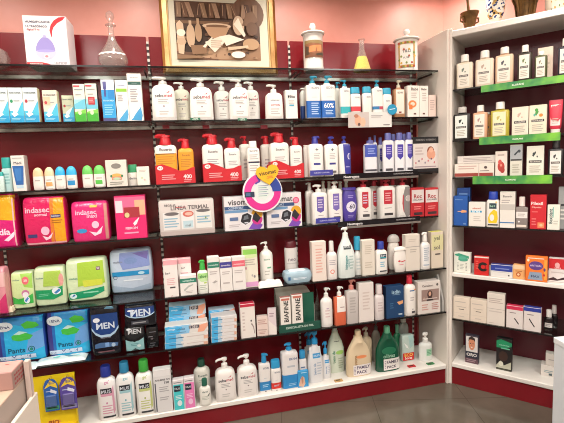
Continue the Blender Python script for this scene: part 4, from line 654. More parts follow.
soft_pack('S5', 34, 65, 267.5, 'medium pale green pad pack with a dark green band', 'cddcb6', [('p', [(.35, .9), (.9, .9), (.95, .5), (.3, .52)], 'a4c450'), ('t', .2, .74, .26, 'moltex', '6a8a80'), ('e', .9, .66, .08, .16, 'd89a94'), ('p', [(.02, .44), (.5, .42), (.94, .5), (.92, .26), (.6, .16), (.02, .2)], '1f9a62'), ('e', .72, .38, .15, .09, 'e4ecf0'), ('p', [(.64, .34), (.82, .44), (.86, .38), (.7, .3)], '3f80c0'), ('l', .12, .5, .34, .26, 2, '6ac09a')], yb=306, g=G, dep=.1)
soft_pack('S5', 66, 107, 259, 'large pale green pad pack with yellow-green glow', 'd2e2bc', [('p', [(.3, .92), (.94, .94), (.96, .4), (.28, .36)], 'a8cc44'), ('p', [(.4, .5), (.9, .5), (.9, .36), (.42, .34)], 'cfd84c'), ('t', .18, .56, .22, 'moltex', '6a9a84'), ('r', .76, .72, .86, .8, '7a5070'), ('t', .81, .76, .07, '30', 'e8dce4'), ('p', [(.03, .22), (.5, .26), (.93, .32), (.93, .2), (.6, .08), (.03, .06)], '1d9868'), ('e', .14, .14, .09, .06, 'd8ecf0'), ('p', [(.1, .12), (.16, .19), (.2, .15)], '2f70b0'), ('l', .4, .8, .24, .17, 1, '8ad0b0')], yb=301, g=G, dep=.11)
soft_pack('S5', 110, 152.5, 250, 'blue-and-white pillowy pad pack with a bright blue stripe', 'c3d0e2', [('p', [(.25, .94), (.95, .96), (.96, .6), (.3, .55), (.22, .75)], '8a9cd4'), ('p', [(.55, .92), (.95, .95), (.9, .76)], '7a70b8'), ('e', .5, .75, .16, .08, '7f98cc'), ('t', .2, .74, .22, 'moltex', '8a94a8'), ('r', .04, .4, .93, .51, '2d93cc'), ('e', .74, .45, .08, .035, 'b8e0f0'), ('o', .11, .38, .05, .012, '3a4a70'), ('p', [(.02, .2), (.5, .1), (.95, .18), (.95, .06), (.5, .02), (.03, .03)], 'a4b6cc'), ('l', .3, .8, .33, .26, 1, 'e4ecf4')], yb=292.5, g=G, dep=.12)
G = 'slim skincare cartons on the fifth shelf'
def sl(c, t='tolmi', tc='d8d0d8', b=.16): return [('r', 0, .93 - b - .06, 1, .93 - .04, c), ('t', .5, .9 - b / 2 - .03, .8, t, tc), lines('b8aeac', .15, .85, .62, .5, 2), lines('b8aeac', .2, .8, .3, .2, 1)]
carton('S5', 163.8, 178, 259.7, 'white carton with a soft pink top and a small black block, nearest the upright', 'e6dfdb', [('r', 0, .87, 1, 1, 'e7a6ae'), ('t', .3, .65, .35, 'be+', '6a6468'), lines('dcaab0', .2, .8, .52, .32, 4), ('r', .4, .24, .78, .28, '4a4448'), ('p', [(.4, .02), (.5, .05), (.6, .02)], 'c89098')], top='e7a6ae', g=G, side='d2c6c2')
carton('S5', 178.2, 191.6, 258.5, 'white carton with a soft pink top behind the low green-banded box', 'e6dfdb', [('r', 0, .87, 1, 1, 'e7a6ae'), ('t', .4, .74, .3, 'be+', '6a6468'), lines('dcaab0', .2, .8, .62, .5, 2)], top='e7a6ae', d=.07, g=G, dep=.04)
carton('S5', 180.2, 196.8, 275.4, 'low white box with a green band ahead of the pink-topped carton', 'e3deda', [('r', 0, .64, 1, .86, '2f7d68'), ('t', .5, .75, .7, 'somatoline', 'c8dcd4'), ('p', [(.2, .3), (.5, .5), (.8, .55), (.75, .48), (.5, .4), (.25, .22)], 'b0b4ae'), lines('b8aeac', .3, .8, .24, .1, 2)], g=G)
bottle('S5', 197.2, 208.7, 260.5, 269.5, 'white bottle with a bright green pump and green leaf label', 'e4e6de', ('pump', '3fae4a', -1, .5, .5), [('r', .05, .62, .95, .85, '9fd084'), ('p', [(.1, .6), (.9, .7), (.9, .5), (.3, .5)], 'c2e0a8'), ('t', .5, .72, .6, 'aloe', '3a7a44'), ('r', .55, .42, .8, .47, 'a8c840'), lines('b0b8ac', .2, .8, .38, .15, 3)], 'cyls', g=None)
bottle('S5', 197.6, 204, 261, 262, 'white pump head bottle just behind the green-pumped one', 'e0dcd6', ('flip', 'e0dcd6'), [], 'cyl', d=.09, name='capped_bottle') if False else None
carton('S5', 208, 219.8, 256.8, 'tall white carton with a teal-green band', 'e3deda', [('r', 0, .7, 1, .86, '2f7d68'), ('t', .5, .78, .84, 'somatoline', 'c8dcd4'), lines('b8aeac', .15, .85, .62, .5, 2), ('p', [(.3, .28), (.6, .34), (.8, .31), (.5, .26)], 'a8a4a0')], g=G, side='cfc8c4')
carton('S5', 220.3, 232.2, 258, 'tall white carton with a deep purple band', 'e3deda', sl('46408e', 'somatoline'), g=G)
carton('S5', 232.6, 245.5, 256.6, 'tall white carton with a coral pink band', 'e3deda', sl('de6676', 'somatoline', 'f0c8cc'), g=G)
carton('S5', 243, 257.8, 247.2, 'tallest cream carton with a lime green top and pink foot', 'e2dccc', [('r', .02, .83, .98, .96, '8cc85a'), ('p', [(.02, .83), (.98, .83), (.98, .76), (.5, .73), (.02, .76)], 'cfe0a8'), lines('b4aca0', .15, .85, .72, .55, 3), ('r', 0, .02, 1, .14, 'd49ac4'), ('e', .76, .27, .07, .035, '8a8488'), ('e', .6, .3, .05, .03, 'b0a8a8'), ('r', .15, .46, .24, .52, 'c07a90')], d=.035, side='d0d8b0', g=G)
bottle('S5', 260.2, 273.5, 242, 249.5, 'slender white pump bottle with a pale green mark, set back on the shelf', WH, ('pump', WH, -1, .3, .75), [('t', .5, .7, .5, 'derma', '7aa08a'), ('r', .5, .42, .8, .47, '6aa888'), lines('c4c0ba', .3, .7, .38, .2, 2)], 'cyls', d=.11)
pouch('S5', 258.5, 284, 276, 287.5, 'pearly white soft packet lying in front of the slender pump bottle', 'e6dfd8', [(.0, .1, .5, .4, 'eee8e2')], L=.06, hh=.034)
bottle('S5', 285.3, 298.5, 241.5, 247.5, 'white spray can with a dark red cap behind the pale blue wipes', 'd8d2ce', ('cap', '5c1420', .86), [('t', .5, .6, .6, 'neo', '8a8084'), ('e', .5, .2, .3, .06, '5a4a50'), ('p', [(.3, .2), (.5, .28), (.8, .2), (.6, .14)], '4a3a44'), ('r', .1, .46, .9, .5, 'c0bab8')], 'cyl', d=.15, name='spray_can')
q = place('S5', 285, 313.3, 272, yb=283); W, H = q.w, q.h; L_ = .1; rt = empty('wipes_pack', world('L', q.u, q.n + L_ / 2, q.z + .0005)); tag(rt, 'pale blue pack of wipes with a white flap beside the white spray can', 'pack')
mb = MB(); mb.loft([(0, W * .42, L_ * .44, 6), (H * .25, W * .47, L_ * .49, 6), (H * .6, W * .5, L_ * .5, 6), (H * .93, W * .46, L_ * .47, 6), (H, W * .42, L_ * .43, 5)], mat('9db6c4', 'f'), 36); mb.build('body', rt)
mb = MB(); mb.loft([(H + .0002, W * .3, L_ * .3, 3.5), (H + .003, W * .29, L_ * .29, 3.5), (H + .004, W * .24, L_ * .24, 3)], mat('dfe8ec'), 30); mb.build('flap', rt)
mb = MB(); mb.prints([('r', .12, .3, .2, .6, '3a6a98'), ('l', .3, .8, .5, .3, 2, 'dfe8f0')], W, H, lambda x, z: -L_ / 2 * .99); mb.build('label', rt)
carton('S5', 312.3, 326.3, 241.7, 'tall blush carton with faint rosy print beside the wipes', 'e4d6cc', [lines('dca89c', .25, .75, .85, .2, 9), ('l', .2, .8, .93, .9, 1, 'd8b8ac')], side='d0c0b6', g=G)
bottle('S5', 327, 337.8, 241.4, 251, 'white bottle with a tall narrow white cap and an orange swirl', 'e4dcd8', ('cap', 'e2dcd8', .42), [lines('b0a8ae', .2, .8, .7, .5, 3), ('o', .45, .28, .2, .07, 'e0806a')], 'cyls', name='capped_bottle', g='white care bottles on the fifth shelf')
bottle('S5', 338.2, 355.8, 227.8, 236.5, 'large translucent white bottle with sloping shoulders and a trigger-like spout', 'dbe3e0', ('pump', 'e6e4de', -1, .3, .45), [('r', .3, .69, .72, .8, '3a4448'), ('t', .5, .745, .34, 'OPHU', 'c8d0d0'), ('v', .42, .38, .34, 'hidratante', '3a8a8c'), ('v', .56, .36, .2, 'corporal', '6aa8a8'), lines('a8bcb8', .6, .85, .55, .2, 5)], 'slope', kind='s', dep=.07)
bottle('S5', 354.5, 362, 236.8, 249.8, 'white bottle with a bulky turquoise cap behind the sloping bottle', 'dcdcd8', ('cap', '2f98bc', .8), [lines('c0c8c8', .2, .8, .7, .2, 4)], 'waist', d=.045, dep=.05, name='capped_bottle')
carton('S5', 362.3, 374.8, 240.2, 'beige carton with faint print beside the turquoise-capped bottle', 'dcd3c6', [lines('c4b8a8', .2, .8, .88, .6, 5), lines('c4b8a8', .2, .8, .4, .2, 3)], g=G, d=.02, side='c8beb0')
bottle('S5', 376, 388, 242, 249, 'white bottle with a royal blue cap and a dark label block', 'e6e2dc', ('cap', '2c3c98', .5), [('r', .3, .62, .82, .8, '2a3a48'), ('r', .3, .64, .82, .68, '3aa0b0'), ('t', .56, .74, .4, 'be+', 'c8d0d4'), lines('7ab0c8', .3, .7, .52, .28, 3), ('r', .25, .1, .85, .15, '3a3c44')], 'round', name='capped_bottle')
bottle('S5', 388.8, 400.8, 234.5, 242, 'upright oval cream bottle with a red mark, taller of the two', 'e2dad2', ('dome', 'bdb6b0'), [('r', .3, .38, .5, .54, 'c83440')], 'oval', d=.085, name='oval_bottle')
bottle('S5', 394.3, 407.2, 246.8, 250.5, 'short rounded cream bottle with a red script line', 'e6dfd8', ('dome', 'e6dfd8'), [('r', .3, .5, .5, .54, 'c83440'), ('e', .35, .52, .09, .04, 'c83440'), ('p', [(.5, .5), (.85, .55), (.85, .5), (.5, .46)], 'c83440'), ('l', .35, .7, .38, .32, 1, 'd88088')], 'oval', name='oval_bottle', dep=.04)
carton('S5', 405.8, 419.8, 234.6, 'broad cream carton with a grey line near its top, beside the oval bottles', 'dcd2c6', [('r', 0, .66, 1, .68, 'a8a09a'), lines('b8aca0', .3, .8, .62, .5, 2), lines('c8bcb0', .2, .8, .9, .8, 2)], g=G, side='c4bab0', d=.018)
bottle('S5', 421, 431.2, 232.6, 241.4, 'white pump bottle with a fine printed label near the end panel', 'e6e1dc', ('pump', 'e6e2dc', -1, .45, .6), [('r', .2, .12, .8, .88, 'dcdcdc'), lines('9aa4b0', .25, .75, .8, .3, 7), ('r', .2, .14, .8, .18, '9aa8b8')], 'cyls')
carton('S5', 431.5, 443.3, 231.8, 'beige carton with a pale yellow top by the end panel', 'd8cbb8', [('r', 0, .5, 1, .93, 'd6d0a0'), ('t', .45, .82, .5, 'yel', '7a7a60'), ('t', .45, .58, .5, 'sol', '7a7468'), ('r', .3, .37, .75, .41, '5a504a')], top='c8c84c', g=G, side='bcb0a0', d=.018)
# ---------- sixth row
G = 'blue pants-type incontinence packs'
def tena(x=0): return [('r', .0, .02, .13, .98, '3a3a86'), ('r', .13, .02, .2, .98, '2a6ab8'), ('r', .2, .02, .98, .98, '2fb0e4'), ('p', [(.2, .98), (.98, .98), (.98, .7), (.2, .9)], '3a8fd0'), ('p', [(.7, .6), (.98, .7), (.98, .3), (.6, .2)], '6aa0dc'), ('e', .2, .82, .19, .1, 'e2e8f0'), ('t', .2, .82, .26, 'TENA', '2c3c70'),
    ('p', [(.34, .6), (.44, .66), (.66, .64), (.78, .58), (.7, .5), (.48, .48), (.36, .52)], '46b848'), ('p', [(.38, .63), (.5, .7), (.68, .66), (.5, .62)], 'bfe4dc'), ('p', [(.55, .84), (.68, .9), (.86, .86), (.92, .78), (.8, .74), (.62, .74)], '4cbc40'), ('t', .42, .28, .34, 'Pants', '1d5a78'), ('o', .72, .28, .07, .015, '1f6a60'), ('e', .72, .28, .035, .035, '2a8a78'), ('r', .02, .08, .8, .17, 'c9d8ec'), ('t', .12, .12, .13, 'plus', '6a78a0'), ('t', .36, .13, .1, 'M', '5a70a0'), ('t', .52, .13, .06, 'L', '5a70a0'), ('t', .66, .13, .08, '14', '5a70a0')]
soft_pack('S6', -6, 45.5, 317.5, 'blue pants pack with green shapes, cut by the photo edge', '2b4fa4', tena(), dep=.13, g=G, d=.1, bulge=.02)
soft_pack('S6', 46.5, 90, 311.5, 'blue pants pack with green shapes beside the black packs', '2b4fa4', tena(), dep=.13, g=G, d=.1, bulge=.02)
pouch('S6', -6, 37, 348, 372, 'flat white and aqua sample bag lying before the first blue pants pack', 'd8e4e4', [(.3, .3, .2, .15, '7ad0dc'), (-.3, 0, .25, .2, '9adcd0'), (.5, -.3, .15, .1, '5ab8d8')], L=.085, hh=.014)
pouch('S6', 33, 87, 343, 363.5, 'flat white and aqua sample bag lying before the second blue pants pack', 'dbe6e6', [(.2, .3, .12, .3, '3fb8d0'), (-.2, .1, .15, .2, '7ad4cc'), (.55, .0, .15, .16, '8adfe4'), (-.6, -.3, .12, .1, 'a8d8e8'), (.35, -.2, .1, .12, '3a98c0')], L=.09, hh=.016)
G = 'black packs for men'
def men(y=.6, full=True):
    e = [('p', [(.04, y - .06), (.04, y + .22), (.96, y + .22), (.96, y - .06), (.84, y - .15), (.66, y - .21), (.34, y - .21), (.16, y - .15)], '1f3f7c'), ('p', [(.03, y - .04), (.16, y - .14), (.34, y - .2), (.66, y - .2), (.84, y - .14), (.97, y - .04), (.97, y - .09), (.84, y - .19), (.66, y - .25), (.34, y - .25), (.16, y - .19), (.03, y - .09)], 'a8c4dc'), ('e', .22, y + .1, .12, .045, 'd8dce4'), ('t', .52, y - .02, .64, 'MEN', 'c8d4e4')]
    return e
soft_pack('S6', 90.5, 120, 305.5, 'tall black pack with a navy shield and silver arc', '15151f', men(.62) + [('p', [(.5, .93), (.6, .97), (.8, .97), (.86, .92)], '6a98b8'), ('t', .5, .36, .36, 'ACTIVE FIT', '8a8a98'), ('p', [(.1, .24), (.3, .27), (.92, .24), (.9, .17), (.1, .16)], '4a6c98'), ('e', .75, .2, .07, .04, 'a8bcd0'), ('r', .46, .17, .6, .26, '7aa0d0'), ('l', .2, .8, .11, .05, 1, '7a5058')], dep=.09, g=G, d=.04, bulge=.02)
q0 = place('S6', 124, 157.5, 327, d=.04)
soft_pack('S6', 124.3, 145, 326.6, 'small black pack with a pale aqua lower half, beneath the upper one', '1d2024', [('e', .24, .9, .12, .04, 'd0d4d8'), ('t', .52, .8, .66, 'MEN', 'c0c4c8'), ('p', [(.05, .04), (.05, .5), (.3, .42), (.5, .4), (.7, .42), (.95, .52), (.95, .04)], '8ab8bc'), ('p', [(.02, .62), (.3, .5), (.5, .47), (.98, .66), (.98, .58), (.5, .38), (.02, .54)], '101216'), ('p', [(.3, .04), (.5, .14), (.7, .04)], '3a4a50'), ('l', .3, .7, .34, .22, 2, '5a8a90'), ('e', .7, .22, .1, .05, 'c8d8d8')], dep=.08, g=G, d=.04, bulge=.01)
soft_pack('S6', 145.8, 158, 326.6, 'glossy black pack with grey marks, by the upright under the shelf edge', '101014', [('l', .3, .9, .8, .7, 1, '5a5a60'), ('l', .2, .6, .6, .5, 1, '6a6a70'), ('e', .5, .45, .12, .04, '5a5458'), ('l', .3, .8, .3, .1, 2, '4a4a50')], dep=.08, g=G, d=.05, bulge=.01)
zz = SH['S6'][2] + q0.h
SH['T1'] = ('L', 2.45, zz + .002)
soft_pack('T1', 124, 156, 304.5, 'wide black and navy pack lying on top of the smaller black ones', '15151d', men(.66) + [('r', .2, .12, .76, .3, '3a3c44'), ('l', .25, .7, .26, .16, 1, '9a9aa0')], dep=.09, g=G, d=.035, bulge=.01)
G = 'flat cartons stacked in blue and peach'
def stk(hot=True): return [('r', 0, 0, .5, 1, '46b0e6'), ('p', [(.3, 0), (.55, 0), (.6, 1), (.42, 1)], '8ac0e4'), ('p', [(.75, 0), (.9, 0), (1, .6), (1, 1), (.8, .8)], 'e8a488'), ('r', .55, .5, .8, .86, '4a4a54'), ('t', .67, .68, .2, 'DIF', 'c0b8b8'), ('t', .36, .6, .2, 'celulas', '4a7aa0'), ('t', .14, .6, .18, 'omega', 'cfe4f0'), ('l', .08, .5, .3, .1, 1, '5a8ab4'), ('l', .1, .5, .95, .85, 1, 'b8d8ea')]
def plainst(): return [('r', 0, 0, .3, 1, '46a8dc'), ('p', [(.25, 0), (.42, 0), (.36, 1), (.25, 1)], 'a8c8dc'), ('l', .08, .45, .7, .4, 1, '3a6a90'), ('l', .5, .95, .7, .4, 1, 'c8bcb8'), ('r', .9, .0, 1, .5, 'd8a890')]
def stack(xl, xr, ys, d, labels, prints, base='d8dce0', dep=.09, sh='S6'):
    z = SH[sh][2]; ys = ys
    for i, (y, lb, pr) in enumerate(zip(ys, labels, prints)):
        k = 'Z%d' % (len(SH)); SH[k] = (SH[sh][0], SH[sh][1], z); o = carton(k, xl, xr, y, lb, base, pr, dep=dep, d=d, g=G, name='flat_carton'); q = place(k, xl, xr, y, d=d); z += q.h + .0012
stack(169, 206, (336, 326.5, 315.5, 305), .105, ['lowest flat carton of the rear stack, mostly hidden', 'second flat carton of the rear stack beside the black packs', 'third flat carton of the rear stack, blue with a dark patch', 'topmost flat carton of the rear stack, blue fading to peach'], [plainst(), plainst(), stk(), stk()], 'c2d4e2')
stack(165, 208.5, (341, 333.5, 324.8), .01, ['lowest flat white and blue carton of the front stack', 'middle flat white and blue carton of the front stack', 'upper flat carton of the front stack, blue and peach with dark patch'], [plainst(), plainst(), stk()], 'dcd8d4')
stack(209, 235, (330, 320, 309.2), .105, ['lowest flat carton set behind the four white ones', 'middle flat carton set behind the four white ones', 'topmost blue flat carton set behind the four white ones'], [plainst(), plainst(), stk()], 'b8c8d8', .07)
stack(211.5, 237, (336, 329.5, 323, 316.3), .012, ['lowest of four flat white cartons with blue ends', 'second from below of four flat white cartons with blue ends', 'third from below of four flat white cartons with blue ends', 'topmost of four flat white cartons with blue ends'], [plainst()] * 4, 'd8d4d4')
G = 'white cartons on the sixth shelf'
carton('S6', 240.7, 255.3, 303.8, 'white carton with a crimson top and a curved line drawing', 'e2dad4', [('r', 0, .92, 1, 1, 'c02844'), ('e', .72, .5, .05, .03, '2a2428'), ('p', [(.7, .4), (.84, .3), (.9, .12), (.96, .1), (.9, .32), (.76, .44)], '9a8a88'), ('l', .12, .3, .8, .2, 6, 'c8b8b4')], top='c02844', side='c4bab6', g=G, dep=.05)
carton('S6', 257.5, 268.5, 317, 'little blush carton with plaid print beside the crimson-topped one', 'dcc8c0', [('l', .1, .9, .9, .6, 3, 'b89088'), ('r', .1, .3, .9, .36, 'b8a098'), ('l', .2, .8, .25, .1, 2, 'b89088')], side='c8b0a8', g=G, rz=-8)
carton('S6', 268.8, 277, 309.5, 'mauve-white carton turned beside the display tray', 'dcccd0', [('p', [(0, .6), (1, .3), (1, 0), (0, 0)], 'e6dcd8'), ('l', .2, .8, .9, .7, 2, 'a8909a')], side='b8a4b0', g=G, rz=-14, dep=.04)
# clear counter display with two upright tubes' cartons
q = place('S6', 278.5, 320.5, 290, d=.012); W, H = q.w, q.h; dep = .11; rt = empty('counter_display', rootpos(q, dep)[0]); tag(rt, 'clear-sided counter display with a dark green printed front on the sixth shelf', 'display')
hg = q.hy(323); mb = MB(); mb.box(-W / 2, W / 2, -dep / 2, -dep / 2 + .002, 0, hg, mat('1f4f42')); mb.prints([('t', .5, .55, .66, 'ESPECIALISTA EN PIEL', 'b8ccc0')], W, hg, lambda a, b: -dep / 2); mb.build('printed_front', rt)
mb = MB(); A = [(-dep / 2, 0), (dep / 2, 0), (dep / 2, H), (dep / 2 - .03, H), (-dep / 2, H * .55)]
for x in (-W / 2, W / 2 - .0015): mb = MB(); mb.add([(x + t_, a, b) for t_ in (0, .0015) for a, b in A], [(0, 1, 2, 3, 4)[::-1], (5, 6, 7, 8, 9)] + [(i, (i + 1) % 5, 5 + (i + 1) % 5, 5 + i) for i in range(5)], mat('d8dedb', 'g')); mb.build('clear_side', rt)
mb = MB(); A = [(-W / 2 + .002, .002), (W / 2 - .002, .002), (W / 2 - .002, H * .45), (W * .42, H * .75), (W * .3, H * .95), (W * .15, H * 1.02), (-W / 2 + .002, H)]; mb.add([(a, y, b) for y in (dep / 2 - .0015, dep / 2) for a, b in A], [tuple(range(7)), tuple(range(7, 14))[::-1]] + [(i, 7 + i, 7 + (i + 1) % 7, (i + 1) % 7) for i in range(7)], mat('b8b2a8'))
mb.box(-W / 2 + .002, W / 2 - .002, -dep / 2 + .0025, dep / 2 - .002, .0, .0015, mat('c4bdb4')).build('back_card', rt)
SH['D1'] = ('L', q.n, SH['S6'][2] + .0025)
def bia(): return [('v', .55, .6, .62, 'BIAFINE', '22201f'), ('r', .1, .92, .9, .98, 'c07060')]
carton('D1', 280.6, 291, 297.5, 'upright white carton with a vertical black word, first inside the clear display', 'e4ddd6', bia(), d=.004, g='upright cartons in the clear display', dep=.03, top='b8706a')
carton('D1', 292.2, 303, 294.8, 'upright white carton with a vertical black word, beside the green card', 'e4ddd6', bia(), d=.004, g='upright cartons in the clear display', dep=.03, top='b8706a')
q = place('D1', 303, 314, 292.5, d=.05); o = MB().box(-q.w / 2, q.w / 2, 0, .004, 0, q.h, mat('1f5a48')).build('leaflet', loc=world('L', q.u, q.n, q.z + .0005)); tag(o, 'upright dark green leaflet standing inside the clear display', 'leaflet')
G = 'pump bottles on the sixth shelf'
bottle('S6', 321.2, 333.3, 288.3, 297, 'white pump bottle with faint rosy print next to the clear display', 'e6e0dc', ('pump', 'e6e2de', 1, .36, .6), [lines('d0b8b8', .3, .7, .6, .3, 3), ('e', .5, .62, .12, .02, 'b8a0b8')], 'cyls', g=G)
bottle('S6', 334.6, 346, 287, 296, 'pump bottle of orange liquid with a white upper label', 'd9694a', ('pump', 'e6e2de', 1, .38, .6), [('r', .18, .46, .95, .97, 'e8e0da'), ('l', .45, .85, .66, .58, 1, 'b09a98'), ], 'sq', kind='s', g=G)
bottle('S6', 346.3, 358.6, 280, 289.5, 'greyish pump bottle with a salmon-coloured pump head', 'c4bcb8', ('pump', 'd88a80', 1, .4, .6), [lines('ae a6a2'.replace(' ', ''), .25, .75, .8, .3, 6)], 'sq', g=G)
carton('S6', 359, 373.8, 283, 'tall pale carton between the greyish pump bottle and a narrow bottle', 'dfd5cf', [lines('cdbdb6', .25, .75, .8, .3, 6)], g='white cartons on the sixth shelf', side='cabfb8')
bottle('S6', 375, 385, 285, 293.4, 'narrow translucent bottle with a flat clear cap beside the navy carton', 'dcd2d0', ('cap', 'd4c8c6', .62), [lines('c4b4b4', .25, .75, .7, .3, 4)], 'cyls', name='capped_bottle')
carton('S6', 386.5, 404, 286.2, 'navy blue carton with a small orange patch', '1a3f68', [('t', .55, .83, .5, 'isdin', '9ab8cc'), ('l', .35, .8, .76, .72, 1, '7a98b4'), ('p', [(.6, .5), (.95, .54), (.95, .44), (.72, .4)], 'e0a070'), ('l', .2, .4, .5, .3, 3, '3f6a90'), ('r', .68, .08, .9, .13, 'a8b8c8')], side='122c4c', dep=.05)
bottle('S6', 404.8, 417, 275.6, 283.5, 'white bottle with a red pump and a blue and orange line', 'e8e2dc', ('pump', 'c8283c', -1, .46, .45), [('l', .35, .8, .82, .74, 1, '3a6a9c'), ('r', .74, .78, .95, .82, 'e08a60'), lines('b8b0b0', .4, .75, .6, .45, 2), ('r', .5, .08, .8, .14, '4a4448'), ('e', .6, .2, .05, .02, '6a6468')], 'cyls', g=G)
carton('S6', 418.3, 440.5, 281.5, 'white display carton with a photo of a dark-haired woman', 'ddd3cc', [('t', .42, .88, .5, 'Camaleon', '6a605c'), ('e', .86, .89, .05, .04, '5a5450'), ('r', .14, .4, .93, .76, '9a8078'), ('e', .52, .6, .12, .13, '4a3430'), ('e', .52, .62, .06, .07, 'd8a890'), ('p', [(.36, .4), (.44, .5), (.6, .5), (.7, .4)], '3a2c2c'), ('l', .2, .9, .5, .44, 1, 'd8c8c0'), lines('c89a90', .15, .45, .32, .1, 3), lines('b8847c', .6, .92, .34, .1, 4), ('e', .25, .5, .03, .03, 'c0a090')], side='c8beb6', dep=.06, name='display_carton')
q = place('S6', 441.5, 447.5, 277, d=.0); mb = MB(); h = q.h; mb.add([(x, y, z) for x in (-.008, .004) for y, z in ((-.0, 0), (.09, 0), (.095, h * .9), (.06, h), (.0, h * .35))], [(0, 1, 2, 3, 4)[::-1], (5, 6, 7, 8, 9)] + [(i, (i + 1) % 5, 5 + (i + 1) % 5, 5 + i) for i in range(5)], mat('d8d6d2', 't')); o = mb.build('leaflet_holder', loc=world('L', 1.7, 2.462, SH['S6'][2] + .001)); tag(o, 'clear slanted leaflet holder against the white end panel', 'leaflet holder')
# ---------- base board
G = 'dermatology gel bottles on the base board'
def srv(c1, c2): return [('t', .55, .87, .26, 'gel', c2), ('r', .2, .58, .78, .74, '22242c'), ('t', .49, .67, .5, 'MUS', 'c8ccd4'), ('r', .2, .56, .78, .62, c1), ('e', .5, .4, .05, .025, c2), lines(c1, .25, .8, .36, .14, 4), ('p', [(.8, .12), (.9, .2), (.88, .8), (.78, .7)], c1), ('r', .25, .06, .9, .1, '3a3c40')]
bottle('S7', 96.6, 116.6, 367, 376.5, 'white bottle with a dark blue cap and pink print', 'e8e5e4', ('cap', '26348c', .54), srv('d49ab0', 'c88aa8'), 'round', yb=420.5, g=G, name='capped_bottle')
bottle('S7', 115.8, 134.6, 363, 372.5, 'white bottle with a steel blue cap and pale aqua print', 'e8e7e6', ('cap', '2c7ca4', .52), srv('9cc4cc', '7ab0bc'), 'round', yb=418, g=G, name='capped_bottle')
bottle('S7', 135.2, 154, 361, 371.3, 'white bottle with a bright green cap and olive print', 'e8e7e2', ('cap', '3a9c3c', .54), srv('bcc47c', 'a8b468'), 'round', yb=415.3, g=G, name='capped_bottle')
carton('S7', 154, 172, 369.5, 'grey-white carton with black lettering beside the green-capped bottle', 'd8d6d6', [('r', 0, .86, 1, .98, 'e0dede'), ('t', .5, .77, .84, 'AKILEINE DM', '3a3a40'), ('t', .74, .7, .26, '150', '3a3a40'), ('r', .05, .04, .12, .7, '5a5c64'), lines('a8a6a8', .3, .85, .62, .48, 3), lines('a8a6a8', .3, .85, .38, .28, 2)], yb=412.5, side='b8b4b4', dep=.05)
for a, b, y, yb_, c, t_ in ((173.3, 184.2, 380, 409.8, '4ac4c8', 'slim carton with an aqua panel beside the grey-white carton'), (184.4, 195, 378, 408, 'e07cb4', 'slim carton with a pink panel beside the aqua one')):
    carton('S7', a, b, y, t_, 'ddd6d8', [('r', .04, .0, .96, .86, c), ('r', .1, .62, .7, .82, '26303c'), ('t', .4, .72, .5, 'MUS', 'c8d0d4'), ('l', .1, .9, .95, .9, 1, '6a6a70'), ('e', .55, .22, .22, .1, 'd8e4e8' if c[0] == '4' else 'ecc0dc'), lines('d8e8ea' if c[0] == '4' else 'f0c8e0', .2, .8, .5, .35, 3)], yb=yb_, g='slim cartons on the base board', side='d0ccc8', dep=.04)
bottle('S7', 193.8, 210.5, 360, 366.5, 'large pale bottle with a dark green cap behind a small one', 'd9d6cc', ('cap', '1f4a3c', .46), [('t', .55, .72, .56, 'Eucerin', '3a5a50'), lines('b0b4a8', .3, .8, .6, .5, 2)], 'cyls', yb=398, name='capped_bottle', g='green-capped bottles')
bottle('S7', 199.3, 210.8, 379.5, 385.5, 'small white bottle with a dark green cap in front of a large one', 'e2e0d8', ('cap', '1f5a48', .5), [('t', .5, .7, .5, 'derm', '5a7068'), lines('b0b4a8', .2, .8, .5, .3, 3), ('p', [(.7, .5), (.9, .6), (.9, .55), (.75, .45)], '2a3a38')], 'cyls', yb=406.3, name='capped_bottle', g='green-capped bottles', dep=.035)
G = 'big white wash pump bottles on the base board'
bottle('S7', 214.8, 236.3, 359.3, 368.5, 'big white wash pump bottle beside the green-capped bottles', 'e4deda', ('pump', 'e8e3df', -1, .3, .8), seb(y=.66), 'seb', yb=402, g=G)
bottle('S7', 237, 258.3, 356, 365.6, 'big white wash pump bottle beside the blue-banded one', 'e4deda', ('pump', 'e8e3df', -1, .3, .8), seb(y=.66), 'seb', yb=397.2, g=G)
G = 'blue-topped care bottles on the base board'
def is2(a=.06, b=.36, c='2a80bc'): return [('r', 0, a, 1, b, c), ('t', .6, .82, .5, 'ISDIN', '5a6478'), ('l', .4, .7, .5, .46, 1, 'b8c0c8'), ('l', .25, .8, b - .08, a + .1, 2, 'a8d0ea'), ('e', .5, .03, .08, .015, '5a5058')]
bottle('S7', 259, 270.6, 354.4, 362.6, 'slim white bottle with a blue pump and a blue lower band', 'e4dfdc', ('pump', '2b8ec4', 1, .46, .6), is2(), 'sq', yb=392.3, g=G)
bottle('S7', 271, 281.2, 360.5, 368, 'slim white bottle with a blue cap and a red lower band', 'e4dfdc', ('flip', '2f94c6'), is2(.1, .36, 'd2342c'), 'flat', yb=391, g=G, name='capped_bottle')
bottle('S7', 281.8, 298.6, 344.3, 351, 'tall white bottle with a blue lower third in a gift pairing', 'e0dbda', ('pump', '2b8ec4', -1, .36, .5), [('r', 0, .02, 1, .38, '2f86c4'), ('t', .66, .8, .46, 'ISDIN', '3a5a8a'), lines('b8bcc4', .3, .8, .66, .55, 1), ('l', .35, .85, .16, .08, 2, '9ac8e8')], 'sq', yb=389, g=G)
bottle('S7', 299.3, 306.8, 351, 358, 'short white bottle with a blue cap above the hands picture', 'e0dbda', ('cap', '2f8cc0', .8), [('l', .2, .8, .7, .6, 1, '5a7090')], 'sq', yb=384, g=G, name='capped_bottle')
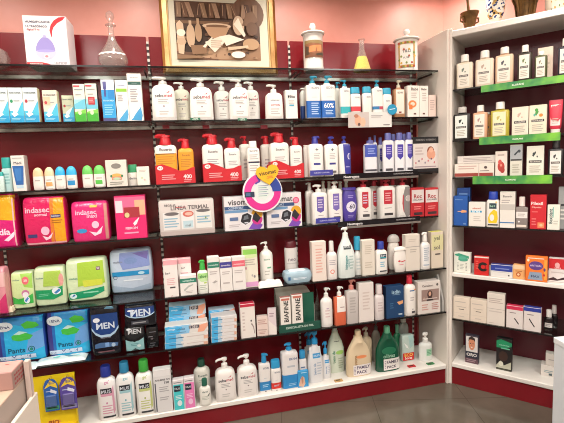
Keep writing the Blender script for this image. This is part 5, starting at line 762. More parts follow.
carton('S7', 298, 308.5, 371, 'small blue box with a picture of hands below the short bottle', '3a98d0', [('p', [(.05, .1), (.2, .5), (.4, .7), (.6, .6), (.7, .2), (.5, .02)], 'd8b098'), ('p', [(.3, .6), (.5, .72), (.5, .3), (.4, .2)], 'c08a74'), ('l', .3, .9, .95, .85, 1, 'b8dcf0')], yb=387.2, dep=.02)
def oint(xl, xr, yt, ybd, lb, yb, top='2b8ec4', nm='3a90c8', body='dad9da', g=G, **k): return bottle('S7', xl, xr, yt, ybd, lb, body, ('pump', top, -1, .4, .6), [('r', .3, .64, .8, .76, nm), ('t', .55, .7, .4, 'OLEO', 'cfe0ec'), ('v', .4, .36, .3, 'bano de', '7a94b4'), lines('b4bcc8', .55, .85, .55, .2, 5)], 'slope', yb=yb, g=g, dep=.055, **k)
oint(303.5, 316, 333, 345, 'blue-pumped sloping bottle partly behind another of the same kind', 368)
oint(307.8, 323.6, 331.5, 344, 'blue-pumped sloping white bottle with a blue name block, in front', 383)
oint(321.8, 331, 342.5, 354, 'smaller blue-pumped sloping bottle beside the pale green one', 379)
bottle('S7', 328, 345.2, 327, 332, 'clear sloping bottle of pale liquid with a black block and a green leaf print', 'ccd4c2', ('cap', 'c8d0c8', .26), [('r', .36, .76, .66, .84, '2a3034'), ('e', .66, .5, .24, .05, '9ac468'), ('v', .3, .4, .3, 'bano de', '5a8a70'), lines('a0ac94', .55, .85, .38, .1, 5)], 'slope', yb=373, name='clear_bottle', kind='s')
def fam(xl, xr, yt, ybd, lb, body, yb, kind, name, els, neck):
    rt = bottle('S7', xl, xr, yt, ybd, lb, body, ('cap', neck, .24), els, 'slope', dep=.06, yb=yb, kind=kind, name=name, g=None); return rt
fam(347, 371.8, 331, 337, 'broad beige bottle with a white family pack sticker', 'd9c4a4', 376.5, 's', 'family_bottle', [('e', .56, .5, .22, .04, 'e08a5a'), ('v', .34, .42, .26, 'avena', 'a07a50'), ('r', .22, .03, .98, .3, 'e6dedb'), ('t', .64, .23, .56, 'FAMILY', '4a3a5c'), ('t', .58, .11, .42, 'PACK', '4a3a5c'), ('l', .25, .32, .26, .06, 6, '8a7a90')], 'c9b492')
fam(376.6, 400.4, 327, 333.5, 'broad deep green bottle with a white family pack sticker', '14503a', 371.5, 's', 'family_bottle', [('e', .5, .55, .3, .1, '1e6a4a'), ('t', .5, .42, .5, 'olivas', '8ab89c'), ('r', .26, .04, .98, .34, 'e2dcd8'), ('t', .66, .25, .54, 'FAMILY', '3a2c48'), ('t', .6, .12, .4, 'PACK', '3a2c48'), ('l', .3, .36, .3, .08, 5, '8a7a90')], '5a9a78')
G = 'bottles behind the family packs'
bottle('S7', 361.5, 373, 328, 336.5, 'beige pump bottle behind the broad beige family bottle', 'd6c0a0', ('pump', 'c9bda8', -1, .36, .6), [], 'cyls', yb=366, g=G)
bottle('S7', 372.5, 381, 321, 330, 'clear pump bottle behind and between the two family bottles', 'b4aa9c', ('pump', '5a5450', -1, .4, .7), [], 'cyls', yb=362, g=G, kind='t')
bottle('S7', 394, 402, 325, 333, 'green bottle hidden behind the deep green family bottle', '2a7a54', ('cap', '6aa888', .4), [], 'cyls', yb=359, g=G)
bottle('S7', 399.5, 409.5, 316, 322, 'tall clear bottle standing behind the red-labelled refill bag', 'c9cfc8', ('cap', 'd0d0ca', .5), [lines('a8b0a8', .3, .7, .7, .5, 2)], 'cyls', yb=355, g=G, kind='t')
rt = soft_pack('S7', 402.5, 414.5, 335.5, 'clear refill bag with a folded top and a red and yellow label', 'bcccc4', [('r', .03, .04, .97, .34, 'cf2c2c'), ('t', .5, .26, .7, 'ECO', 'e8c050'), ('t', .5, .14, .6, 'bolsa', 'f0d8d0'), ('p', [(.1, .75), (.4, .62), (.5, .5), (.3, .55)], 'e6e8e4'), ('p', [(.5, .98), (.95, .98), (.9, .6), (.6, .5)], 'a4c4c0')], dep=.05, yb=361.5, name='refill_bag', cat='bag')
bottle('S7', 420.5, 433.4, 333.4, 342.5, 'white hand sanitizer pump bottle with a green label beside the end panel', 'dcddd8', ('pump', 'e6e3dd', -1, .4, .4), [('r', .4, .28, .9, .66, '9ccaa8'), lines('5a9a78', .45, .85, .6, .35, 3)], 'cyls', yb=361.3)
G = 'small tags lying on the base board'
def boardtag(xc, yc, wpx, c, label):
    fr, n0, z = SH['S7']; u, n = hitz('L', xc, yc, z); k = hitz('L', xc + wpx, yc, z)[0] - u; mb = MB(); mb.box(-k / 2, k / 2, -.014, .014, 0, .006, mat(c), .001); mb.add([(x * k, y, .0064) for x, y in ((-.35, -.006), (.2, -.006), (.2, .006), (-.35, .006))], [(0, 1, 2, 3)], mat('3a2a24')); tag(mb.build('shelf_tag', loc=(u, n, z + .0005)), label, 'price tag', G)
boardtag(338.5, 381, 9, 'b8925a', 'tan tag lying before the pale green sloping bottle'); boardtag(411.5, 366.5, 8.5, 'c42a34', 'red tag lying in front of the refill bag'); boardtag(430.3, 364, 8, '2c7a44', 'green tag lying in front of the hand sanitizer')
# ---------- yellow display with two blister packs
q = place('S7', 27, 77.5, 375, d=.03); W = q.w; H = q.h; YL = 'e6c81e'; rt = empty('yellow_display', world('L', q.u, q.n, q.z)); tag(rt, 'bright yellow hanging display stand on the base board near the counter', 'display stand')
MB().box(-W / 2, W / 2, .0, .004, 0, H, mat(YL, 'p')).box(W / 2 - .004, W / 2, -.02, -.0005, 0, H * .97, mat(YL, 'p')).build('back_board', rt)
MB().box(-W / 2, W / 2 - .0045, -.025, -.0005, 0, .02, mat('e2be18', 'p')).build('foot_tray', rt)
for i, (a, b, y, yb_, c, c2, t_) in enumerate(((42.3, 57, 379.5, 411.5, '2f5fa8', '3f8a6c', 'blue and green blister card hanging on the yellow stand'), (58.5, 75, 377.5, 409.5, '5a4a98', '8a86b0', 'violet blister card hanging on the yellow stand'))):
    n = q.n - .03; u, z1 = hit('L', (a + b) / 2, y, n); z0 = hit('L', (a + b) / 2, yb_, n)[1]; w = hit('L', b, 395, n)[0] - hit('L', a, 395, n)[0]; h = z1 - z0
    r2 = empty('blister_pack', (u, n, z0)); tag(r2, t_, 'blister pack', 'blister packs on the yellow stand')
    mb = MB(); mb.add([(x * w, yy, z * h) for yy in (0, .003) for x, z in ((-.5, 0), (.5, 0), (.5, .8), (.35, .95), (.2, 1), (-.2, 1), (-.35, .95), (-.5, .8))], [tuple(range(8)), tuple(range(8, 16))[::-1]] + [(i_, 8 + i_, 8 + (i_ + 1) % 8, (i_ + 1) % 8) for i_ in range(8)], mat(c))
    mb.prints([('p', [(.05, .72), (.5, .98), (.9, .85), (.95, .7), (.5, .8)], 'e8c83c'), ('t', .6, .88, .4, 'BIO', '3a4a88'), ('l', .15, .85, .66, .6, 1, 'b8c4e0'), ('p', [(.5, .7), (.9, .6), (.85, .52), (.45, .6)], 'd8dce8'), ('r', .05, .04, .95, .16, c2), ('l', .1, .9, .13, .07, 1, '2a2c30')], w, h, lambda a_, b_: 0); mb.build('card', r2)
    mb = MB(); mb.box(-.36 * w, .36 * w, -.014, -.0005, .16 * h, .52 * h, mat('6a8ac8' if i == 0 else '8a80c0', 't'), .004); mb.build('bubble', r2)
    r3 = MB().tube([(0, .026, z1 - z0 + .006), (0, -.012, z1 - z0 + .006), (0, -.016, z1 - z0 + .012)], .0018, mat('b8b8b0', 'm'), 6).build('hook', rt, loc=(u - q.u, n - q.n, z0 - q.z))
mb = MB(); mb.prints([('e', .5, .12, .14, .05, 'e8a83c'), ('t', .5, .12, .2, 'BIO', '8a3a1c')], W, H, lambda a, b: 0); mb.build('printed_badge', rt)
# ================================================================== the angled cabinet
def klo(x0=.13, y0=.07, x1=.83, y1=.88, c='e6ded2', ic='7a8a5a', extra=()):
    w, h = x1 - x0, y1 - y0; X = lambda a: x0 + a * w; Y = lambda a: y0 + a * h
    return [('r', x0, y0, x1, y1, c), ('e', X(.4), Y(.76), .07, .05, ic), ('p', [(X(.3), Y(.7)), (X(.5), Y(.86)), (X(.55), Y(.8)), (X(.4), Y(.66))], ic), ('e', X(.62), Y(.66), .04, .03, ic), ('r', X(.1), Y(.44), X(.9), Y(.53), '3c3a3a'), ('t', X(.5), Y(.485), w * .66, 'KLORANE', 'cfc8be'), ('l', X(.15), X(.85), Y(.36), Y(.08), 4, 'b8aea0')] + list(extra)
G = 'square shampoo bottles of the angled cabinet'
def kb(sh, xl, xr, yt, yb_, lb, body, lc='e9e0d4', ic='8a7a6a', cap='e8e2da', kind='p', g=G, **k): return bottle(sh, xl, xr, yt, yb_, lb, body, ('cap', cap, .5), klo(c=lc, ic=ic), 'sq', name='shampoo_bottle', kind=kind, g=g, dep=k.pop('dep', .05), **k)
kb('K1', 456.2, 472.5, 54.5, 61.3, 'cream shampoo bottle nearest the corner post on the topmost cabinet shelf', 'e0d4c0', ic='6a7a70')
kb('K1', 475, 493.5, 50.5, 57.5, 'cream shampoo bottle with a pale sketch, second from the corner post', 'e4d2be', ic='b8a090')
kb('K1', 495, 513.3, 47, 53.3, 'peach shampoo bottle with a dark sprig sketch', 'e2bfa2', ic='4a5058')
kb('K1', 517.3, 532, 45, 51.5, 'dark brown shampoo bottle with a white label on the topmost cabinet shelf', '3b342a', ic='6a7a4a')
kb('K1', 534.5, 547.2, 51, 54.5, 'olive-edged shampoo bottle with a low white cap', '5c6040', ic='8a8070')
carton('K1', 537.5, 552.8, 47.3, 'blush carton standing behind the olive-edged bottle', 'e2cdbb', [('l', .2, .8, .8, .2, 5, 'c8b4a4')], d=.075, dep=.04)
kb('K1', 557.8, 573.5, 37.5, 45, 'dark blue-black shampoo bottle cut by the photo edge', '2c2e3c', ic='5a6a8a')
kb('K2', 453, 470.5, 107, 112.5, 'black shampoo bottle with a pale aqua label beside the corner post', '231f1e', lc='dfe4de', ic='2a3430', cap='b8b4ae')
kb('K2', 472.6, 487.3, 105.2, 111.2, 'peach shampoo bottle with a white label on the second cabinet shelf', 'd9a684', ic='b09088')
kb('K2', 490.2, 509.2, 102, 108.7, 'yellow shampoo bottle with a cream label', 'b9ab42', lc='e6e0b8', ic='c0b060', kind='s')
kb('K2', 484.5, 491, 112, 114, 'slim orange bottle peeking out behind the yellow one', 'cf8a40', lc='d8a050', ic='a86a30', dep=.03, d=.09)
G2 = 'pale cartons of the angled cabinet'
carton('K2', 511.8, 528.3, 107, 'cream shampoo carton with a faint pink sketch', 'e4d9c6', klo(.04, .04, .96, .96, 'e6dcca', 'c8a898'), g=G2)
carton('K2', 529, 546.6, 105, 'cream shampoo carton with green leaves and an orange flower', 'e4d9c2', klo(.04, .04, .96, .96, 'e6dcc6', '4a9a4a', [('e', .68, .66, .11, .055, 'e08a3a'), ('e', .42, .84, .1, .06, '4aa04a'), ('e', .3, .68, .06, .05, '5ab4a0')]), g=G2)
def tube_up(sh, xl, xr, yt, lb, body, els, cap='e8e0da', **k):    # tube standing on its cap
    q = place(sh, xl, xr, yt, **k); w, h = q.w, q.h; loc, r = rootpos(q, .04); rt = empty('cosmetic_tube', loc, r); tag(rt, lb, 'tube'); hc = h * .14
    mb = MB(); mb.loft([(hc, w * .36, .017, 2.2), (hc + .01, w * .42, .019, 2.2), (h * .55, w * .47, .014, 2.4), (h * .93, w * .5, .004, 2.6), (h, w * .5, .002, 3)], mat(body)); mb.build('body', rt)
    MB().loft([(0, w * .33, .016, 2.2), (hc - .0005, w * .35, .0165, 2.2)], mat(cap)).build('cap', rt)
    mb = MB(); mb.prints(els, w, h, lambda x, z: -(.0195 - .0185 * max(0, min(1, (z - hc) / (h - hc)))) * math.sqrt(max(0, 1 - (x / (w * .5)) ** 2)) - .001, True); mb.build('label', rt); return rt
tube_up('K2', 548.5, 562.5, 99.6, 'raspberry red tube standing on its white cap', 'cf3048', klo(.14, .24, .84, .86, 'e8cfcb', 'b04a58'))
tube_up('K2', 563.5, 577, 103, 'pale pink tube cut by the photo edge beside the raspberry one', 'e0a8a0', klo(.14, .24, .84, .86, 'e8cfcb', 'b04a58'))
# green shelf strips
for sh, a, b, y0, y1, dd, tx in (('K1', 481, 575, 85.8, 92.6, 0, 'topmost'), ('K2', 479.3, 560.5, 137.6, 145, 0, 'second'), ('K3', 472.6, 552.5, 176.3, 184.2, 0, 'third')):
    fr, n0, zs = SH[sh]; n = -.004; ua, zt = hit('K', a, y0, n); ub = hit('K', b, y0 - 6, n)[0]; zb = hit('K', a, y1, n)[1]; W, H = ub - ua, zt - zb
    def gstrip(nt, bb):
        tc = nt.nodes.new('ShaderNodeTexCoord'); nz = nt.nodes.new('ShaderNodeTexNoise'); nz.inputs['Scale'].default_value = 9; nz.inputs['Detail'].default_value = 3; r = nt.nodes.new('ShaderNodeValToRGB'); r.color_ramp.elements[0].color = col('1c7a4a'); r.color_ramp.elements[1].color = col('7cc23e'); r.color_ramp.elements[0].position = .35; r.color_ramp.elements[1].position = .7
        nt.links.new(tc.outputs['Object'], nz.inputs[0]); nt.links.new(nz.outputs[0], r.inputs[0]); nt.links.new(r.outputs[0], bb.inputs['Base Color'])
    mb = MB(); mb.box(-W / 2, W / 2, 0, .003, 0, H, nodes_mat('leafy_green_print', '3a9a44', .35, gstrip)); mb.prints([('t', .5 if sh != 'K1' else .42, .5, .13, 'KLORANE', 'e4f0dc')], W, H, lambda x, z: 0); o = mb.build('shelf_strip', loc=world('K', ua + W / 2, n, zb), rz=KROT); tag(o, 'leafy green printed strip along the %s shelf of the angled cabinet' % tx, 'sign', 'green strips of the angled cabinet')
SH['K3'] = ('K', .01, SH['K3'][2])
G3 = 'long flat cartons on the third cabinet shelf'
def lng(): return [('r', 0, .04, .98, .3, '9a4038'), ('l', .1, .6, .9, .55, 2, 'c8a8a0'), ('e', .8, .7, .04, .1, '5a4a48'), ('l', .66, .9, .5, .4, 1, '5a4a48'), ('r', .62, 0, .64, 1, 'c8bcb4')]
q = place('K3', 454, 493.5, 163.6, d=.012); z1 = SH['K3'][2] + q.h + .0015
carton('K3', 454, 493.5, 163.6, 'long flat white carton with a brick red lower stripe, lower of two', 'e2d8cd', lng(), g=G3, dep=.06, name='flat_carton')
SH['K3b'] = ('K', .01, z1); carton('K3b', 457, 496, 155.7, 'long flat grey-white carton lying on top of the red-striped one', 'd4ccc6', [('l', .15, .9, .8, .2, 3, 'a89c98')], g=G3, d=.03, dep=.05, name='flat_carton')
carton('K3', 495.2, 507, 151.3, 'white carton with red flowers beside the long flat pair', 'e3d6cc', [('e', .5, .4, .3, .2, 'b83a34'), ('e', .4, .58, .16, .1, 'c8504a'), ('e', .62, .26, .2, .12, 'a83430'), ('e', .5, .45, .1, .05, 'd88a7a'), ('l', .2, .8, .92, .8, 1, 'b8a8a0')], g=G2, side='b8aca4')
carton('K3', 510, 522.2, 144.7, 'grey over white carton with a dark sprig sketch', 'd5d2c4', [('r', 0, .52, 1, .98, 'a7abae'), ('p', [(.3, .7), (.7, .85), (.75, .8), (.4, .66)], '3a4248'), ('e', .74, .8, .12, .05, '3a4248'), ('r', .04, .5, .96, .55, '3c3a3a'), ('l', .2, .8, .4, .1, 4, 'b0ac9c')], g=G2, side='8a8a88')
carton('K3', 526.5, 543.8, 146, 'white carton with a black sprig and black title bar', 'e2dfd0', klo(.03, .03, .97, .97, 'e3e0d2', '3a4244'), g=G2, side='a8a498')
kb('K3', 547.8, 564, 139, 147.5, 'black shampoo bottle with a white label on the third cabinet shelf', '1f1c20', lc='e4e0da', ic='3a3a3c', cap='2a2628')
G = 'remedies on the glass shelf with the red box'
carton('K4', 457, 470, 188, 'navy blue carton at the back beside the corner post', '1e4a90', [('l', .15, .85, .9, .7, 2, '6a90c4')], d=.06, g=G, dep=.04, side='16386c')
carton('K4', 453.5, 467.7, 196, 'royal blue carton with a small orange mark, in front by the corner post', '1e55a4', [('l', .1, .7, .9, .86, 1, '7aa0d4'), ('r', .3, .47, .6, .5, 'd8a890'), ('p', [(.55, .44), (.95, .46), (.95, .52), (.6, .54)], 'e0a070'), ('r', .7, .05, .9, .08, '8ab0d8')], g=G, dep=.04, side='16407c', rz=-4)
carton('K4', 468.6, 485, 202.3, 'low white carton with a bright blue bar and orange word', 'e6e0d8', [('t', .48, .76, .5, 'sebamed', 'c8604a'), ('r', .12, .58, .8, .66, '2f9ac8'), ('t', .46, .62, .5, 'urea', 'd8ecf4'), lines('c8c0b8', .3, .75, .45, .2, 3)], g=G)
bottle('K4', 486, 499.5, 191.8, 199.3, 'white bottle with a royal blue cap and a yellow flame shape', 'e6e2dc', ('cap', '2340a8', .72), [('r', .25, .66, .8, .86, '26404a'), ('t', .5, .76, .4, 'be+', 'a8d0b8'), ('p', [(.2, .14), (.16, .34), (.3, .5), (.6, .64), (.84, .56), (.9, .3), (.8, .14)], 'e8c426'), ('e', .46, .34, .17, .12, 'e6e2dc'), ('r', .16, .06, .9, .11, '3a3c40'), ('e', .76, .9, .06, .03, 'e8b040')], 'flat', name='capped_bottle')
carton('K4', 499.8, 515, 191.8, 'tall white carton with a grey band and a thin blue line', 'e0dad2', [('t', .5, .88, .6, 'Eucerin', '6a6462'), ('r', 0, .5, 1, .66, 'c0bab4'), ('l', .1, .7, .8, .68, 2, 'b0a8a4'), ('r', 0, .13, .96, .16, '4a7ab0'), ('r', 0, 0, 1, .09, 'e8e2dc')], g=G, side='b8b0aa')
bottle('K4', 515.3, 528, 197, 206, 'clear micellar bottle with a pinkish white cap', 'b8aca8', ('cap', 'e6d8d2', .5), [('r', .04, .46, .96, .74, 'e2dcd8'), lines('b0a8a4', .2, .8, .68, .52, 2), ('r', .1, .06, .9, .16, 'e0d4c8'), ('e', .3, .3, .08, .04, 'e8e4e0')], 'sq', name='clear_bottle', kind='t', fill=('8a7a78', .38))
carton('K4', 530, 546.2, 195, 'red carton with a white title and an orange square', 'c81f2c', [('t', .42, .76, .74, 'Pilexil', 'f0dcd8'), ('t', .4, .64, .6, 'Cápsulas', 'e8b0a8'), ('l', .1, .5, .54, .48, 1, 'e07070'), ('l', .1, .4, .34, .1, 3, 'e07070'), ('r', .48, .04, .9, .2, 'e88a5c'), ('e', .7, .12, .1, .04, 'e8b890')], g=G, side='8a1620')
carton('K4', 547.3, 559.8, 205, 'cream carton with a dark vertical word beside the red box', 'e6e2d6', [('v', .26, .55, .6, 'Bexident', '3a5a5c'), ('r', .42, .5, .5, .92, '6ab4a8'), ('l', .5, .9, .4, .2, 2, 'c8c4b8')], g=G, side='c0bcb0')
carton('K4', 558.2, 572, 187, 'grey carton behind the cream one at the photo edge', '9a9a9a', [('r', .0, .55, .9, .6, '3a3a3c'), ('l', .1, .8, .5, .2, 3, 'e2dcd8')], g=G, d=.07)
G = 'small boxes on the white cabinet shelf'
carton('K5', 454, 470.5, 252.5, 'white box with green brush strokes beside the corner post', 'dfe0d6', [('p', [(.04, .9), (.3, .96), (.9, .84), (.9, .72), (.4, .76), (.06, .84)], '3f9a7c'), ('e', .55, .66, .3, .1, '4aa088'), ('e', .5, .74, .24, .08, '5aae94'), ('l', .2, .28, .5, .1, 6, '8a8c88'), ('l', .7, .8, .5, .1, 6, '8a8c88'), ('l', .35, .6, .45, .15, 4, 'b0b4ac')], g=G, yb=272.5, side='c4c4ba', dep=.035)
carton('K5', 474, 488.4, 256.5, 'red box with a big black letter', 'c8201f', [('r', 0, .93, 1, 1, 'dcd4cc'), ('o', .62, .46, .36, .2, '1a1414'), ('r', .8, .34, .99, .58, 'c8201f'), ('l', .1, .3, .8, .3, 4, 'd86058')], g=G, yb=275.3, dep=.03, rz=3)
carton('K5', 490.5, 512.4, 265, 'low box with a blue upper half and white lower half', 'e0dcd8', [('r', 0, .5, 1, .98, '2c3f98'), ('l', .2, .9, .8, .6, 1, '7a86c0'), ('l', .1, .9, .46, .36, 1, 'c8c4c4'), ('e', .84, .2, .04, .06, '3a2a30')], g=G, yb=277.5, top='2a3884', dep=.04)
carton('K5', 513, 525, 265, 'small apricot box with a brown round mark', 'e0a468', [('r', 0, .7, 1, 1, 'e8c8a0'), ('e', .45, .32, .2, .16, 'b85a2a'), ('e', .45, .32, .1, .08, 'e8c8a0'), ('l', .2, .8, .62, .5, 1, 'a86a3a')], g=G, yb=279, side='c88a50', dep=.035)
carton('K5', 525.3, 547.3, 256.8, 'bright orange box with a purple oval and a grey panel', 'e8762a', [('e', .48, .64, .33, .18, '5c3f86'), ('t', .48, .64, .56, 'ANTICAL', 'c8b8d8'), ('p', [(.1, .06), (.2, .38), (.74, .38), (.8, .06)], '8a9ab0'), ('t', .46, .2, .4, 'MAX', '3a4a6a'), ('l', .1, .9, .98, .9, 1, 'e8d8c8'), ('r', .86, .1, .98, .9, 'f0a040'), ('e', .88, .5, .05, .07, '5a3a70'), ('e', .12, .85, .06, .06, 'f0e0c0'), ('e', .86, .28, .05, .05, 'c02a2a')], g=G, yb=281.5, side='c8661e', dep=.04)
carton('K5', 548.4, 574, 259, 'red over white box with a dark wavy line, cut by the photo edge', 'ddd6d4', [('r', 0, .56, 1, 1, 'c4242c'), ('e', .34, .72, .1, .12, 'e0a8a8'), ('t', .36, .6, .26, 'SANTE', 'f0d0d0'), ('p', [(0, .12), (.2, .2), (.36, .12), (.6, .22), (.8, .14), (1, .16), (1, .1), (.6, .12), (.36, .06), (0, .06)], '3a2228'), ('l', .1, .9, .46, .36, 1, 'c4bab8')], g=G, yb=282.5, dep=.045)
G = 'white cartons on the lowest glass shelf of the cabinet'
def pw(): return [('l', .1, .8, .86, .76, 1, 'c0b4aa'), ('r', .34, .46, .66, .49, '5a4e48'), ('r', .05, .28, .95, .3, 'd0c4b8'), ('l', .2, .8, .62, .56, 1, 'b8aca0'), ('l', .3, .7, .2, .1, 1, 'c8bcb0')]
carton('K6', 453.2, 469.6, 297.8, 'cream-white carton beside the corner post on the lowest glass shelf', 'ddcfbf', pw(), g=G, side='c4b4a4', dep=.05); carton('K6', 470.2, 486.6, 300.2, 'cream-white carton between its twin and the tall carton', 'ddcfbf', pw(), g=G, side='c4b4a4', dep=.05)
carton('K6', 487, 504.6, 294, 'tallest white carton of the lowest glass shelf with thin lines', 'dcd2c8', [('l', .08, .9, .88, .7, 3, 'b8a8a0'), ('r', 0, .52, 1, .53, '9a908a'), ('l', .1, .9, .48, .4, 1, 'c8bcb4'), ('r', .1, .06, .4, .07, 'b0a49c')], g=G, side='b8aea6', dep=.05)
carton('K6', 506.2, 522.8, 306.2, 'white carton with a crimson top and a small black pen drawing', 'dcd2ce', [('r', 0, .84, 1, 1, 'cc2c50'), ('l', .2, .6, .74, .66, 1, '8a7a7c'), ('p', [(.5, .42), (.74, .2), (.78, .24), (.54, .46)], '2a2428'), ('e', .5, .44, .03, .03, '2a2428')], top='cc2c50', g=G, dep=.04)
carton('K6', 523.4, 541, 307.8, 'white carton with a royal blue top and a small black pen drawing', 'dcd2ce', [('r', 0, .84, 1, 1, '2c3a94'), ('l', .2, .6, .74, .66, 1, '8a7a7c'), ('p', [(.3, .5), (.62, .18), (.66, .22), (.34, .54)], '2a2428')], top='2c3a94', g=G, dep=.04)
bottle('K6', 543.8, 553.5, 310.3, 317, 'little black bottle with a white cap and white label', '1d1518', ('cap', 'dcd6d2', .62), [('r', .1, .22, .9, .56, 'd4ccc8'), lines('8a8284', .2, .8, .5, .28, 2)], 'round', name='medicine_bottle', g='little black medicine bottles', yb=330.5, dep=.035, kind='s')
bottle('K6', 549.8, 558, 305.8, 313.5, 'little black bottle with a white cap, behind the labelled one', '1d1518', ('cap', 'cfc8c4', .62), [], 'round', name='medicine_bottle', g='little black medicine bottles', d=.13, dep=.035, kind='s')
carton('K7', 465.2, 478.3, 335.6, 'slim dark box with a smiling man face and a white title', '3a3440', [('r', .05, .42, .95, .97, 'd4cfcc'), ('e', .5, .7, .25, .22, 'd08a68'), ('p', [(.24, .78), (.26, .92), (.5, .98), (.74, .92), (.76, .78), (.66, .86), (.34, .86)], '3a2c28'), ('e', .4, .72, .04, .02, '3a2c28'), ('e', .6, .72, .04, .02, '3a2c28'), ('p', [(.4, .6), (.6, .6), (.5, .56)], 'ece4e0'), ('e', .5, .66, .03, .03, 'b8705a'), ('r', 0, .2, 1, .42, '2c2e3c'), ('t', .5, .31, .8, 'ORO', 'e0dcd8'), ('r', 0, .0, 1, .18, '5a4048'), ('l', .1, .9, .16, .04, 2, '9a8088')], yb=363.3, dep=.035, g='dark hair dye boxes')
carton('K7', 496.2, 511.8, 338.8, 'wider black box with a green upper banner and pale lower swirl', '181416', [('p', [(0, .7), (0, .92), (.3, .98), (1, .9), (1, .8), (.7, .72)], '1f8a5c'), ('t', .5, .8, .66, 'ColorSensitive', 'a8e0c8'), ('l', .3, .9, .74, .66, 1, '6ab898'), ('p', [(0, .06), (0, .14), (.3, .3), (.5, .16), (.96, .3), (.96, .06)], 'b8b8a4'), ('e', .3, .2, .16, .08, 'd0d0c0'), ('e', .45, .45, .3, .16, '3a2620'), ('r', .02, 0, .98, .04, '4a4a3c')], yb=370.5, dep=.04, g='dark hair dye boxes')
G = 'small white cartons at the end of the cabinet base'
q = place('K7', 540.5, 557, 366, yb=376.5); zt = SH['K7'][2] + q.h + .0012
carton('K7', 540.5, 557, 366, 'small white carton lowest of the pair beside the white counter', 'dcd5ce', [('l', .2, .8, .6, .3, 2, '8aa0a4'), ('r', .5, .1, .7, .3, '4a5a60')], yb=376.5, g=G, dep=.07, side='c4bcb4')
SH['K7b'] = ('K', 0, zt); carton('K7b', 545.5, 560, 354.5, 'small white carton lying on top of the lowest one beside the white counter', 'd8d0c8', [('l', .2, .8, .6, .4, 1, 'b0a8a4')], d=q.n + .008, g=G, dep=.05)
# ornaments on top of the cabinet
def onK(xl, xr, yt, d=.05): q = place_round('K0', xl, xr, yt, d); return q, q.w / 2, q.h, world('K', q.u, q.n + q.w / 2, q.z + .0005)
M_BRZ = nodes_mat('old_bronze', '5a4020', .42, mottled('4a3218', '7c5c30', 14, .4), .55)
q, s, H, loc = onK(460, 479, 13); rt = empty('bronze_mortar', loc); tag(rt, 'small dark bronze mortar with its pestle leaning up, near the corner post', 'mortar', 'bronze mortars')
mb = MB(); lathe(mb, [(0, 0), (s * .62, 0), (s * .64, H * .08), (s * .52, H * .16), (s * .62, H * .4), (s * .78, H * .7), (s * .96, H * .95), (s * 1.0, H), (s * .88, H), (s * .66, H * .6), (s * .4, H * .25), (0, H * .22)], M_BRZ, 32); mb.build('bowl', rt)
for sg in (-1, 1): MB().tube([(sg * s * .7, 0, H * .72), (sg * s * 1.14, 0, H * .76), (sg * s * 1.16, 0, H * .55), (sg * s * .66, 0, H * .45)], s * .1, M_BRZ, 8).build('handle', rt)
MB().tube([(s * .25, 0, H * .35), (-s * .1, 0, H * 1.0), (-s * .35, 0, H * 1.9), (-s * .42, 0, H * 2.2), (-s * .46, 0, H * 2.45)], [s * .22, s * .15, s * .13, s * .2, s * .1], M_BRZ, 12).build('pestle', rt)
q, s, H, loc = onK(486, 505.5, -24); rt = empty('ceramic_vase', loc); tag(rt, 'white ceramic vase with dense blue flowers, topped off by the photo edge', 'vase')
def bluew(nt, b):
    tc = nt.nodes.new('ShaderNodeTexCoord'); v = nt.nodes.new('ShaderNodeTexVoronoi'); v.inputs['Scale'].default_value = 62; v.inputs['Randomness'].default_value = 1; r = nt.nodes.new('ShaderNodeValToRGB'); E_ = r.color_ramp.elements; r.color_ramp.interpolation = 'CONSTANT'; E_[0].color = col('2a3f74'); E_[1].color = col('e4ddd2'); E_[1].position = .42
    v2 = nt.nodes.new('ShaderNodeTexVoronoi'); v2.inputs['Scale'].default_value = 30; r2 = nt.nodes.new('ShaderNodeValToRGB'); r2.color_ramp.interpolation = 'CONSTANT'; r2.color_ramp.elements[0].color = (1, 1, 1, 1); r2.color_ramp.elements[1].color = col('c8a868'); r2.color_ramp.elements[1].position = .68; mx = nt.nodes.new('ShaderNodeMix'); mx.data_type = 'RGBA'; mx.blend_type = 'MULTIPLY'; mx.inputs[0].default_value = 1
    L = nt.links.new; L(tc.outputs['Object'], v.inputs['Vector']); L(tc.outputs['Object'], v2.inputs['Vector']); L(v.outputs['Distance'], r.inputs[0]); L(v2.outputs['Distance'], r2.inputs[0]); L(r.outputs[0], mx.inputs[6]); L(r2.outputs[0], mx.inputs[7]); L(mx.outputs[2], b.inputs['Base Color'])
mb = MB(); lathe(mb, [(0, 0), (s * .6, 0), (s * .62, H * .02), (s * .52, H * .07), (s * .6, H * .14)], mat('ddd2c4', 's')); mb.build('foot', rt)
mb = MB(); lathe(mb, [(s * .6, H * .141), (s * .86, H * .24), (s, H * .42), (s * .98, H * .6), (s * .8, H * .78), (s * .55, H * .88), (s * .6, H * .95), (s * .66, H), (s * .56, H), (s * .45, H * .88), (0, H * .8)], nodes_mat('blue_flowered_glaze', 'e4ddd2', .18, bluew), 36); mb.build('body', rt)
q, s, H, loc = onK(512, 539, -3.5); rt = empty('bronze_mortar', loc); tag(rt, 'large ribbed bronze mortar between the flowered vase and the ceramic jar', 'mortar', 'bronze mortars')
mb = MB(); lathe(mb, [(0, 0), (s * .68, 0), (s * .7, H * .07), (s * .6, H * .14), (s * .66, H * .4), (s * .76, H * .7), (s * .94, H * .93), (s * 1.0, H), (s * .88, H), (s * .6, H * .5), (0, H * .3)], M_BRZ, 32); mb.build('bowl', rt)
for i in range(10): a = math.radians(36 * i); MB().tube([(s * k * math.cos(a), s * k * math.sin(a), H * t) for k, t in ((.66, .14), (.7, .4), (.8, .68), (.98, .93))], [s * .05, s * .09, s * .07, s * .1], M_BRZ, 8).build('rib', rt)
